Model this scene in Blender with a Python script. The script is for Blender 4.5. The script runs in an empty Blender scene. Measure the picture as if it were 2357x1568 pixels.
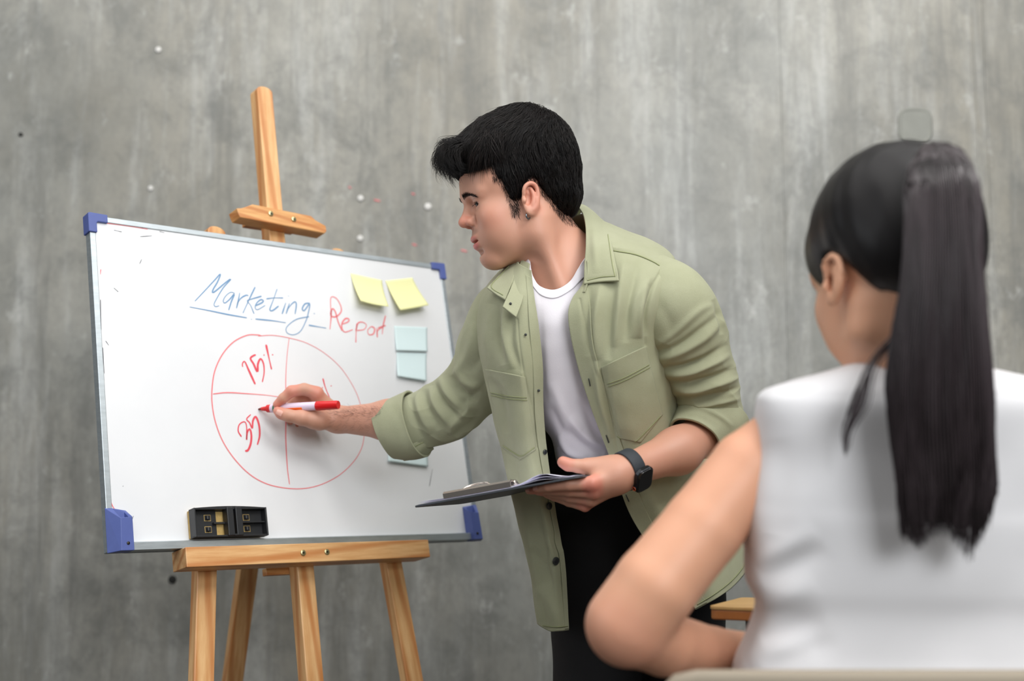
import bpy, bmesh, math, random
import numpy as np
from mathutils import Vector, Matrix
from mathutils.bvhtree import BVHTree

# ------------------------------------------------------------------ camera, world, lights
SC = bpy.context.scene
COL = SC.collection
FPX, CX, CY = 3000.0, 1178.5, 784.0            # focal length in pixels of the 2357 x 1568 frame
PITCH = math.radians(6.56)
CAMH = 0.92
CAM = np.array([0.0, 0.0, CAMH])
RIGHT = np.array([1.0, 0, 0])
FWD = np.array([0, math.cos(PITCH), math.sin(PITCH)])
UP = np.array([0, -math.sin(PITCH), math.cos(PITCH)])

cd = bpy.data.cameras.new('camera')
cam = bpy.data.objects.new('camera', cd)
COL.objects.link(cam)
cam.location = CAM
cam.rotation_euler = (math.pi / 2 + PITCH, 0, 0)
cd.sensor_width = 36.0
cd.lens = FPX * 36.0 / 2357.0
cd.clip_start = 0.05
cd.dof.use_dof = True
cd.dof.focus_distance = 2.18
cd.dof.aperture_fstop = 2.4
SC.camera = cam

SC.view_settings.view_transform = 'Standard'
SC.view_settings.look = 'None'
SC.view_settings.gamma = 1.0
SC.view_settings.use_curve_mapping = False
SC.view_settings.exposure = 0.1

W = bpy.data.worlds.new('world')
SC.world = W
W.use_nodes = True
W.node_tree.nodes['Background'].inputs[0].default_value = (0.93, 0.97, 1.0, 1)
W.node_tree.nodes['Background'].inputs[1].default_value = 0.12


def area(name, loc, target, sx, sy, power, col=(1, 1, 1)):
    l = bpy.data.lights.new(name, 'AREA')
    l.shape = 'RECTANGLE'
    l.size, l.size_y = sx, sy
    l.energy = power
    l.color = col
    o = bpy.data.objects.new(name, l)
    COL.objects.link(o)
    o.location = loc
    o.rotation_euler = (Vector(target) - Vector(loc)).to_track_quat('-Z', 'Y').to_euler()
    return o


area('overhead_light', (0.3, 0.5, 3.05), (0.3, 0.5, 0.0), 4.6, 2.6, 78, (1.0, 0.99, 0.97))
area('overhead_light', (1.0, 0.7, 2.7), (-0.1, 2.5, 0.9), 0.8, 0.7, 16, (1.0, 0.985, 0.96))
area('overhead_light', (0.1, 2.25, 3.1), (0.1, 3.35, 2.0), 4.4, 0.35, 30, (1.0, 0.985, 0.96))  # added wall-wash strip, brightens the upper wall
area('window_light', (-3.3, 0.9, 1.9), (0.2, 2.4, 1.2), 1.6, 1.5, 16, (0.93, 0.97, 1.0))
area('window_light', (1.3, -1.7, 2.1), (0.0, 2.3, 1.1), 1.7, 1.3, 62, (0.96, 0.985, 1.0))


# ------------------------------------------------------------------ helpers
def P(px, py, d):
    """a pixel and its distance along the view axis -> a point in the room"""
    return CAM + d * (FWD + (px - CX) / FPX * RIGHT + (CY - py) / FPX * UP)


def screen(X):
    q = np.asarray(X, float) - CAM
    d = q @ FWD
    return CX + FPX * (q @ RIGHT) / d, CY - FPX * (q @ UP) / d, d


def lin(r, g, b):
    f = lambda c: c / 12.92 if c <= 0.04045 else ((c + 0.055) / 1.055) ** 2.4
    return (f(r / 255), f(g / 255), f(b / 255), 1.0)


MAT = {}


def mat(name, col, rough=0.5, metal=0.0, spec=0.5, noise=None, bump=None, coat=0.0, attr=False, sss=0.0, sheen=0.0, stretch=(1, 1, 1)):
    """principled material; noise=(scale, colour2, amount); bump=(scale, strength)"""
    m = bpy.data.materials.new(name)
    m.use_nodes = True
    nt = m.node_tree
    b = nt.nodes['Principled BSDF']
    b.inputs['Roughness'].default_value = rough
    b.inputs['Metallic'].default_value = metal
    b.inputs['Specular IOR Level'].default_value = spec
    b.inputs['Coat Weight'].default_value = coat
    b.inputs['Sheen Weight'].default_value = sheen
    if sss:
        b.inputs['Subsurface Weight'].default_value = sss
        b.inputs['Subsurface Radius'].default_value = (1.0, 0.35, 0.2)
        b.inputs['Subsurface Scale'].default_value = 0.012
    b.inputs['Base Color'].default_value = col
    tc = nt.nodes.new('ShaderNodeTexCoord')
    mp = nt.nodes.new('ShaderNodeMapping')
    mp.inputs['Scale'].default_value = stretch
    nt.links.new(tc.outputs['Object'], mp.inputs['Vector'])
    src = None
    if attr:
        a = nt.nodes.new('ShaderNodeVertexColor')
        a.layer_name = 'col'
        src = a.outputs['Color']
    if noise:
        n = nt.nodes.new('ShaderNodeTexNoise')
        n.inputs['Scale'].default_value = noise[0]
        n.inputs['Detail'].default_value = 5
        n.inputs['Roughness'].default_value = 0.6
        nt.links.new(mp.outputs[0], n.inputs['Vector'])
        r = nt.nodes.new('ShaderNodeValToRGB')
        r.color_ramp.elements[0].position = 0.35
        r.color_ramp.elements[1].position = 0.68
        nt.links.new(n.outputs['Fac'], r.inputs[0])
        mx = nt.nodes.new('ShaderNodeMix')
        mx.data_type = 'RGBA'
        mul = nt.nodes.new('ShaderNodeMath')
        mul.operation = 'MULTIPLY'
        mul.inputs[1].default_value = noise[2]
        nt.links.new(r.outputs[0], mul.inputs[0])
        nt.links.new(mul.outputs[0], mx.inputs['Factor'])
        if src:
            nt.links.new(src, mx.inputs['A'])
        else:
            mx.inputs['A'].default_value = col
        mx.inputs['B'].default_value = noise[1]
        src = mx.outputs['Result']
    if src:
        nt.links.new(src, b.inputs['Base Color'])
    if bump:
        n = nt.nodes.new('ShaderNodeTexNoise')
        n.inputs['Scale'].default_value = bump[0]
        n.inputs['Detail'].default_value = 3
        nt.links.new(mp.outputs[0], n.inputs['Vector'])
        bp = nt.nodes.new('ShaderNodeBump')
        bp.inputs['Strength'].default_value = bump[1]
        bp.inputs['Distance'].default_value = 0.002
        nt.links.new(n.outputs['Fac'], bp.inputs['Height'])
        nt.links.new(bp.outputs[0], b.inputs['Normal'])
    MAT[name] = m
    return m


def tag(o, label=None, cat=None, group=None, kind=None):
    if label: o['label'] = label
    if cat: o['category'] = cat
    if group: o['group'] = group
    if kind: o['kind'] = kind
    return o


def put(o, parent):
    if parent is not None:
        o.parent = parent
        t = Matrix.Translation(-parent.location) if parent.parent is None else Matrix.Identity(4)
        o.matrix_parent_inverse = t
    return o


def empty(name, loc, parent=None):
    o = bpy.data.objects.new(name, None)
    o.empty_display_size = 0.05
    COL.objects.link(o)
    if parent is None:
        o.location = loc
    else:
        put(o, parent)
    return o


def mk(name, V, F, m, parent=None, smooth=True, solid=0.0, off=-1.0, sub=0, bevel=0.0, col=None, autos=None):
    me = bpy.data.meshes.new(name)
    V = np.asarray(V, dtype=float)
    if isinstance(F, np.ndarray) and F.ndim == 2:
        n, k = F.shape
        me.vertices.add(len(V))
        me.vertices.foreach_set('co', V.astype(np.float32).ravel())
        me.loops.add(n * k)
        me.loops.foreach_set('vertex_index', F.astype(np.int32).ravel())
        me.polygons.add(n)
        me.polygons.foreach_set('loop_start', np.arange(0, n * k, k, dtype=np.int32))
        me.update(calc_edges=True)
        me.validate()
    else:
        me.from_pydata([tuple(v) for v in V], [], [tuple(f) for f in F])
        me.update()
    if smooth:
        me.polygons.foreach_set('use_smooth', np.ones(len(me.polygons), dtype=bool))
        if autos:
            me.set_sharp_from_angle(angle=math.radians(autos))
    if col is not None:
        a = me.color_attributes.new('col', 'FLOAT_COLOR', 'POINT')
        c = np.ones((len(V), 4), np.float32)
        c[:, :3] = col
        a.data.foreach_set('color', c.ravel())
    o = bpy.data.objects.new(name, me)
    COL.objects.link(o)
    me.materials.append(MAT[m] if isinstance(m, str) else m)
    if bevel:
        b = o.modifiers.new('bevel', 'BEVEL')
        b.width = bevel
        b.segments = 2
        b.limit_method = 'ANGLE'
        b.angle_limit = math.radians(40)
    if solid:
        s = o.modifiers.new('solid', 'SOLIDIFY')
        s.thickness = solid
        s.offset = off
    if sub:
        s = o.modifiers.new('sub', 'SUBSURF')
        s.levels = s.render_levels = sub
    put(o, parent)
    return o


def unit(v):
    v = np.asarray(v, float)
    return v / (np.linalg.norm(v, axis=-1, keepdims=True) + 1e-12)


def crom(pts, n):
    """Catmull-Rom through pts (m,k) -> n points, uniform in parameter"""
    pts = np.asarray(pts, float)
    m = len(pts)
    if m == 2:
        t = np.linspace(0, 1, n).reshape((-1,) + (1,) * (pts.ndim - 1))
        return pts[0] * (1 - t) + pts[1] * t
    E = np.vstack([2 * pts[:1] - pts[1:2], pts, 2 * pts[-1:] - pts[-2:-1]])
    t = np.linspace(0, m - 1, n)
    i = np.minimum(t.astype(int), m - 2)
    s = (t - i).reshape((-1,) + (1,) * (pts.ndim - 1))
    a, b, c, d = E[i], E[i + 1], E[i + 2], E[i + 3]
    return 0.5 * (2 * b + (c - a) * s + (2 * a - 5 * b + 4 * c - d) * s * s + (3 * b - a - 3 * c + d) * s ** 3)


def polyline(pts, step):
    """smooth polyline resampled to about one step of arc length"""
    pts = np.asarray(pts, float)
    D = crom(pts, len(pts) * 16)
    L = np.r_[0, np.cumsum(np.linalg.norm(np.diff(D, axis=0), axis=1))]
    n = max(2, int(L[-1] / step) + 1)
    t = np.linspace(0, L[-1], n)
    return np.stack([np.interp(t, L, D[:, k]) for k in range(D.shape[1])], 1)


def grid_faces(nv, nu, wrap=False):
    i = np.arange(nv - 1)[:, None]
    j = np.arange(nu if wrap else nu - 1)[None, :]
    a = i * nu + j
    b = i * nu + (j + 1) % nu
    return np.stack([a, b, b + nu, a + nu], -1).reshape(-1, 4)


def grid_normals(G, wrap=False):
    if wrap:
        du = np.roll(G, -1, 1) - np.roll(G, 1, 1)
    else:
        du = np.gradient(G, axis=1)
    dv = np.gradient(G, axis=0)
    return unit(np.cross(du, dv))


def loft(rows, nv, nu):
    """rows of (px, py, depth) control points -> dense grid of room points"""
    G = np.array([[P(*c) for c in r] for r in rows])
    G = crom(G, nv)
    return np.swapaxes(crom(np.swapaxes(G, 0, 1), nu), 0, 1)


def snoise(X, s, seed=0):
    """cheap smooth noise, sum of sines, about -1..1"""
    r = np.random.RandomState(seed)
    o = 0
    for i in range(6):
        w = unit(r.normal(size=3)) * s * (0.6 + 0.9 * r.rand())
        o = o + np.sin(X @ w + r.rand() * 6.28)
    return o / 3.2


def creases(G, N, folds, front=True):
    """push the surface out (+) or in (-) along hand-placed fold lines: (points px, amplitude m, width px)"""
    sx, sy, _ = screen(G)
    vis = np.clip(-(N @ FWD) * 3.0 + 0.3, 0, 1) if front else 1.0
    D = np.zeros(sx.shape)
    for pts, amp, wid in folds:
        L = polyline(pts, max(3.0, wid * 0.5))
        best = np.full(sx.shape, 1e9)
        tt = np.zeros(sx.shape)
        for k in range(len(L) - 1):
            a, b = L[k], L[k + 1]
            ab = b - a
            l2 = ab @ ab + 1e-9
            t = np.clip(((sx - a[0]) * ab[0] + (sy - a[1]) * ab[1]) / l2, 0, 1)
            q = (sx - a[0] - t * ab[0]) ** 2 + (sy - a[1] - t * ab[1]) ** 2
            w = q < best
            best = np.where(w, q, best)
            tt = np.where(w, (k + t) / (len(L) - 1), tt)
        fade = np.clip(np.sin(np.pi * tt), 0, 1) ** 0.8 if wid > 4 else 1.0
        D += amp * fade * np.exp(-best / (wid * wid))
    return G + N * (D * vis)[..., None]


def tube(rings, nv, nu, ratio=0.8, sq=1.0):
    """rings: (edge1 px, edge2 px, depth[, ratio]) -> tube grid whose outline meets both edges"""
    C, S, A, B = [], [], [], []
    for r in rings:
        d = r[2]
        d1, d2 = d if isinstance(d, tuple) else (d, d)
        e1, e2 = P(*r[0], d1), P(*r[1], d2)
        C.append((e1 + e2) / 2)
        S.append(unit(e2 - e1))
        A.append(np.linalg.norm(e2 - e1) / 2)
        B.append(A[-1] * (r[3] if len(r) > 3 else ratio))
    K = np.hstack([np.array(C), np.array(S), np.array(A)[:, None], np.array(B)[:, None]])
    K = crom(K, nv)
    C, S, A, B = K[:, :3], unit(K[:, 3:6]), K[:, 6], K[:, 7]
    T = unit(np.gradient(C, axis=0))
    V = unit(np.cross(S, T))
    V = np.where((V @ FWD)[:, None] > 0, -V, V)
    S2 = unit(S - V * np.sum(S * V, 1, keepdims=True))
    ph = np.linspace(0, 2 * np.pi, nu, endpoint=False)
    cs, sn_ = np.sign(np.cos(ph)) * np.abs(np.cos(ph)) ** sq, np.sign(np.sin(ph)) * np.abs(np.sin(ph)) ** sq
    G = C[:, None] + S2[:, None] * (A[:, None] * cs)[..., None] + V[:, None] * (B[:, None] * sn_)[..., None]
    N = grid_normals(G, True)
    if np.sum(N * (G - C[:, None])) < 0:
        N = -N
    return G, N


def sweep(pts, rad, nu=8, caps=True):
    """round tube along room points"""
    pts = np.asarray(pts, float)
    n = len(pts)
    rad = np.broadcast_to(np.asarray(rad, float), (n,))
    T = unit(np.gradient(pts, axis=0))
    a = np.array([0, 0, 1.0]) if abs(T[0, 2]) < 0.9 else np.array([1.0, 0, 0])
    U = np.zeros((n, 3))
    u = unit(np.cross(T[0], a))
    for i in range(n):
        u = unit(u - T[i] * (u @ T[i]))
        U[i] = u
    Wv = np.cross(T, U)
    ph = np.linspace(0, 2 * np.pi, nu, endpoint=False)
    G = pts[:, None] + rad[:, None, None] * (U[:, None] * np.cos(ph)[None, :, None] + Wv[:, None] * np.sin(ph)[None, :, None])
    V = G.reshape(-1, 3)
    F = [tuple(f) for f in grid_faces(n, nu, True)]
    if caps:
        F.append(tuple(range(nu))[::-1])
        F.append(tuple(range((n - 1) * nu, n * nu)))
    return V, F


def merge(parts):
    V, F, o = [], [], 0
    for v, f in parts:
        V.append(np.asarray(v))
        F += [tuple(int(i) + o for i in q) for q in f]
        o += len(v)
    return np.vstack(V), F


def strands(Pt, rad):
    """Pt (n,m,3) hair strands, rad (m,) or (n,m) -> one mesh of three-sided tapered tubes"""
    n, m, _ = Pt.shape
    T = unit(np.gradient(Pt, axis=1))
    a = np.array([0.31, 0.52, 0.79])
    U = unit(np.cross(T, a))
    Wv = np.cross(T, U)
    rad = np.broadcast_to(rad, (n, m))
    ph = np.arange(3) * 2 * np.pi / 3
    G = Pt[:, :, None] + rad[:, :, None, None] * (U[:, :, None] * np.cos(ph)[:, None] + Wv[:, :, None] * np.sin(ph)[:, None])
    f = grid_faces(m, 3, True)
    F = (f[None] + (np.arange(n) * m * 3)[:, None, None]).reshape(-1, 4)
    return G.reshape(-1, 3), F


def box(o, ex, ey, ez, x0, x1, y0, y1, z0, z1):
    """box in a frame o + x ex + y ey + z ez"""
    V = [o + x * ex + y * ey + z * ez for x in (x0, x1) for y in (y0, y1) for z in (z0, z1)]
    F = [(0, 1, 3, 2), (4, 6, 7, 5), (0, 4, 5, 1), (2, 3, 7, 6), (0, 2, 6, 4), (1, 5, 7, 3)]
    if np.cross(ex, ey) @ ez < 0:
        F = [f[::-1] for f in F]
    return np.array(V), F


def prism(poly, dvec):
    """closed polygon of room points extruded by dvec"""
    A = np.asarray(poly, float)
    n = len(A)
    V = np.vstack([A, A + dvec])
    F = [tuple(range(n))[::-1], tuple(range(n, 2 * n))] + [(i, (i + 1) % n, n + (i + 1) % n, n + i) for i in range(n)]
    nn = np.zeros(3)
    for i in range(n):
        nn = nn + np.cross(A[i] - A[0], A[(i + 1) % n] - A[0])
    if nn @ np.asarray(dvec) < 0:
        F = [f[::-1] for f in F]
    return V, F


# ------------------------------------------------------------------ signed-distance modelling for bodies
class SDF:
    def __init__(s):
        s.p = []

    def ell(s, c, r, k=0.01, R=None, sub=False):
        c, r = np.asarray(c, float), np.asarray(r, float)
        if r.ndim == 0: r = np.full(3, float(r))
        R = np.eye(3) if R is None else np.asarray(R, float)

        def f(X):
            q = (X - c) @ R
            k0 = np.sqrt(np.sum((q / r) ** 2, -1)) + 1e-9
            k1 = np.sqrt(np.sum((q / (r * r)) ** 2, -1)) + 1e-9
            return k0 * (k0 - 1) / k1
        s.p.append((f, c, r.max(), k, sub))

    def cone(s, a, b, ra, rb, k=0.01, sub=False):
        a, b = np.asarray(a, float), np.asarray(b, float)
        ab = b - a
        l2 = ab @ ab + 1e-12

        def f(X):
            t = np.clip(((X - a) @ ab) / l2, 0, 1)
            return np.linalg.norm(X - a - t[..., None] * ab, axis=-1) - (ra + t * (rb - ra))
        s.p.append((f, (a + b) / 2, math.sqrt(l2) / 2 + max(ra, rb), k, sub))

    def chain(s, pts, rs, k=0.004):
        for i in range(len(pts) - 1):
            s.cone(pts[i], pts[i + 1], rs[i], rs[i + 1], k)

    def func(s, f, c, r, k, sub):
        s.p.append((f, np.asarray(c, float), r, k, sub))

    def eval(s, X, use=None):
        d = np.full(X.shape[:-1], 9.0)
        for i, (f, c, r, k, sub) in enumerate(s.p):
            if use is not None and not use[i]: continue
            e = f(X)
            if sub:
                e = -e
                h = np.clip(0.5 - 0.5 * (d - e) / k, 0, 1)
                d = d + (e - d) * h + k * h * (1 - h)
            else:
                h = np.clip(0.5 + 0.5 * (d - e) / k, 0, 1)
                d = d + (e - d) * h - k * h * (1 - h)
        return d

    def mesh(s, res, N=20, lo=None, hi=None):
        C = np.array([p[1] for p in s.p]); Rr = np.array([p[2] for p in s.p]); K = np.array([p[3] for p in s.p])
        sub = np.array([p[4] for p in s.p])
        A = ~sub
        lo = (C[A] - Rr[A][:, None]).min(0) - 4 * res if lo is None else np.asarray(lo, float)
        hi = (C[A] + Rr[A][:, None]).max(0) + 4 * res if hi is None else np.asarray(hi, float)
        nb = np.ceil((hi - lo) / (res * N)).astype(int)
        g = np.arange(N + 1)
        L = np.stack(np.meshgrid(g, g, g, indexing='ij'), -1)
        dim = nb * N + 2
        gid = lambda I: (I[..., 0] * dim[1] + I[..., 1]) * dim[2] + I[..., 2]
        hd = res * N * 0.5 * 1.74
        cid, cv, quads = [], [], []
        off = np.array([[0, 0, 0], [1, 0, 0], [0, 1, 0], [1, 1, 0], [0, 0, 1], [1, 0, 1], [0, 1, 1], [1, 1, 1]])
        edges = [(0, 1), (2, 3), (4, 5), (6, 7), (0, 2), (1, 3), (4, 6), (5, 7), (0, 4), (1, 5), (2, 6), (3, 7)]
        for bi in np.ndindex(*nb):
            b0 = np.array(bi) * N
            bc = lo + (b0 + N / 2) * res
            near = np.linalg.norm(C - bc, axis=1) - Rr < hd + K * 1.2 + 2 * res + 0.02
            if not (near & A).any(): continue
            dc = s.eval(bc[None], near)[0]
            if abs(dc) > hd * 2.2 + 0.02 and dc < 8: continue
            X = lo + (b0 + L) * res
            D = s.eval(X, near)
            neg = D < 0
            if not neg.any() or neg.all(): continue
            cnt = sum(neg[o[0]:N + o[0], o[1]:N + o[1], o[2]:N + o[2]].astype(np.int8) for o in off)
            I = np.argwhere((cnt > 0) & (cnt < 8))
            if len(I):
                vals = np.stack([D[I[:, 0] + o[0], I[:, 1] + o[1], I[:, 2] + o[2]] for o in off], 1)
                acc = np.zeros((len(I), 3)); num = np.zeros(len(I))
                for a, b in edges:
                    va, vb = vals[:, a], vals[:, b]
                    c = (va < 0) != (vb < 0)
                    t = np.where(c, va / np.where(c, va - vb, 1), 0)
                    pt = off[a] + t[:, None] * (off[b] - off[a])
                    acc += np.where(c[:, None], pt, 0); num += c
                cid.append(gid(I + b0))
                cv.append(lo + (b0 + I + acc / num[:, None]) * res)
            for ax in range(3):
                o = np.zeros(3, int); o[ax] = 1
                n0 = neg[:N, :N, :N]
                n1 = neg[o[0]:N + o[0], o[1]:N + o[1], o[2]:N + o[2]]
                E = np.argwhere(n0 != n1)
                if not len(E): continue
                fl = n0[E[:, 0], E[:, 1], E[:, 2]]
                E = E + b0
                a1, a2 = np.zeros(3, int), np.zeros(3, int)
                a1[(ax + 1) % 3] = 1; a2[(ax + 2) % 3] = 1
                q = np.stack([gid(E - a1 - a2), gid(E - a2), gid(E), gid(E - a1)], 1)
                q[~fl] = q[~fl][:, ::-1]
                quads.append(q)
        cid = np.concatenate(cid); cv = np.concatenate(cv); Q = np.concatenate(quads)
        o = np.argsort(cid)
        cid, cv = cid[o], cv[o]
        ix = np.clip(np.searchsorted(cid, Q), 0, len(cid) - 1)
        ok = (cid[ix] == Q).all(1)
        return cv, ix[ok]


def vnormals(V, F):
    n = np.cross(V[F[:, 1]] - V[F[:, 0]], V[F[:, 2]] - V[F[:, 0]])
    N = np.zeros_like(V)
    for k in range(F.shape[1]):
        np.add.at(N, F[:, k], n)
    return unit(N)


def bvh_of(V, F):
    return BVHTree.FromPolygons([tuple(v) for v in V], [tuple(int(i) for i in f) for f in F])


def drape(bvh, px, py, off):
    """point on a surface seen through a pixel, lifted by off along its normal"""
    d = P(px, py, 1.0) - CAM
    h = bvh.ray_cast(Vector(CAM), Vector(unit(d)))
    if h[0] is None: return None
    n = np.array(h[1])
    if n @ d > 0: n = -n
    return np.array(h[0]) + n * off

# ------------------------------------------------------------------ materials
mat('pine', lin(238, 192, 136), 0.42, noise=(9, lin(204, 138, 78), 0.75), stretch=(9, 9, 0.9), bump=(60, 0.08))
mat('pine_cross', lin(232, 178, 116), 0.42, noise=(9, lin(196, 124, 62), 0.8), stretch=(1.0, 1.0, 14), bump=(60, 0.08))
mat('board_white', lin(240, 241, 243), 0.22, noise=(6, lin(228, 230, 233), 0.35))
mat('aluminium', lin(190, 198, 202), 0.38, metal=0.75, noise=(30, lin(150, 158, 162), 0.4), stretch=(1, 1, 6))
mat('blue_plastic', lin(84, 100, 166), 0.45, noise=(25, lin(70, 84, 146), 0.4))
mat('dark_metal', lin(60, 56, 50), 0.4, metal=0.8)
mat('brass_screw', lin(206, 196, 150), 0.3, metal=0.9)
mat('ink_blue', lin(120, 158, 196), 0.6)
mat('ink_red', lin(232, 82, 96), 0.6)
mat('ink_red_pale', lin(240, 134, 138), 0.6)
mat('ink_black', lin(84, 84, 90), 0.7)
mat('note_yellow', lin(246, 245, 184), 0.7)
mat('note_blue', lin(222, 241, 243), 0.7)
mat('black_plastic', lin(34, 35, 38), 0.42, bump=(300, 0.05))
mat('felt', lin(206, 176, 112), 0.9, noise=(120, lin(176, 140, 80), 0.6))
mat('red_plastic', lin(214, 26, 30), 0.28)
mat('dark_red', lin(120, 24, 22), 0.6)
mat('marker_white', lin(232, 214, 234), 0.35)
mat('marker_orange', lin(246, 106, 22), 0.4)
mat('marker_green', lin(30, 120, 70), 0.4)
mat('clip_board', lin(66, 70, 76), 0.5, noise=(40, lin(50, 52, 56), 0.4))
mat('steel', lin(205, 196, 188), 0.25, metal=0.9)
mat('paper', lin(226, 224, 240), 0.8)
mat('watch_band', lin(46, 52, 58), 0.65, bump=(500, 0.3))
mat('watch_case', lin(40, 42, 46), 0.2, metal=0.6)
mat('watch_glass', lin(6, 7, 9), 0.06, coat=0.5)
mat('orange_ring', lin(206, 84, 36), 0.4)
mat('olive_cloth', lin(170, 172, 142), 0.85, noise=(14, lin(157, 159, 127), 0.6), bump=(1300, 0.45), sheen=0.1)
mat('olive_seam', lin(150, 156, 114), 0.85, bump=(1200, 0.3))
mat('white_cloth', lin(232, 228, 234), 0.9, bump=(600, 0.12))
mat('rib_cloth', lin(230, 226, 232), 0.9, bump=(900, 0.2))
mat('black_cloth', lin(15, 15, 18), 0.85, bump=(500, 0.2))
mat('button_dark', lin(52, 56, 54), 0.35)
mat('shoe_black', lin(22, 22, 24), 0.4)
mat('skin', lin(226, 170, 146), 0.48, attr=True, sss=0.12, bump=(900, 0.06))
mat('hair_black', lin(16, 14, 14), 0.5, spec=0.3, noise=(40, lin(30, 22, 18), 0.6))
mat('hair_base', lin(13, 11, 11), 0.75, spec=0.08)
mat('hair_brown', lin(40, 26, 20), 0.4, noise=(40, lin(22, 16, 14), 0.6))
mat('hair_dark', lin(66, 57, 60), 0.34, noise=(55, lin(30, 24, 25), 0.9), stretch=(1, 1, 0.04))
mat('hair_cap', lin(18, 15, 16), 0.42, spec=0.3)
mat('eye_white', lin(214, 206, 200), 0.2, attr=True)
mat('vest_white', lin(226, 225, 227), 0.9, bump=(300, 0.1))
mat('chair_beige', lin(156, 145, 128), 0.7, bump=(300, 0.1))
mat('chair_leg', lin(60, 56, 52), 0.4, metal=0.5)
mat('table_wood', lin(196, 158, 100), 0.45, noise=(6, lin(168, 120, 66), 0.6), stretch=(1, 12, 1))
mat('table_edge', lin(170, 104, 48), 0.5, noise=(6, lin(140, 80, 34), 0.6), stretch=(1, 12, 1))
mat('floor_concrete', lin(82, 80, 77), 0.5, noise=(2.5, lin(60, 60, 58), 0.7))
mat('plug_white', lin(222, 220, 216), 0.6)
mat('hole_dark', lin(40, 40, 38), 0.9)
mat('cover_grey', lin(146, 147, 140), 0.7, noise=(20, lin(128, 129, 122), 0.5))


def wood(name, light, dark, stretch, scale):
    m = MAT[name]
    nt = m.node_tree
    b = nt.nodes['Principled BSDF']
    tc = nt.nodes.new('ShaderNodeTexCoord')
    mp = nt.nodes.new('ShaderNodeMapping')
    mp.inputs['Scale'].default_value = stretch
    nt.links.new(tc.outputs['Object'], mp.inputs['Vector'])
    w = nt.nodes.new('ShaderNodeTexWave')
    w.bands_direction = 'DIAGONAL'
    for k, v in (('Scale', scale), ('Distortion', 5.0), ('Detail', 3.0), ('Detail Scale', 0.35), ('Detail Roughness', 0.6)):
        w.inputs[k].default_value = v
    nt.links.new(mp.outputs[0], w.inputs['Vector'])
    r = nt.nodes.new('ShaderNodeValToRGB')
    r.color_ramp.elements[0].position, r.color_ramp.elements[0].color = 0.55, (0, 0, 0, 1)
    r.color_ramp.elements[1].position, r.color_ramp.elements[1].color = 0.98, (0.62, 0.62, 0.62, 1)
    nt.links.new(w.outputs['Color'], r.inputs[0])
    x = nt.nodes.new('ShaderNodeMix')
    x.data_type = 'RGBA'
    nt.links.new(r.outputs[0], x.inputs['Factor'])
    src = b.inputs['Base Color'].links[0].from_socket
    nt.links.new(src, x.inputs['A'])
    x.inputs['B'].default_value = dark
    nt.links.new(x.outputs['Result'], b.inputs['Base Color'])


wood('pine', None, lin(190, 112, 52), (1, 1, 0.07), 22)
wood('pine_cross', None, lin(184, 104, 46), (0.12, 0.12, 1), 26)


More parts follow.
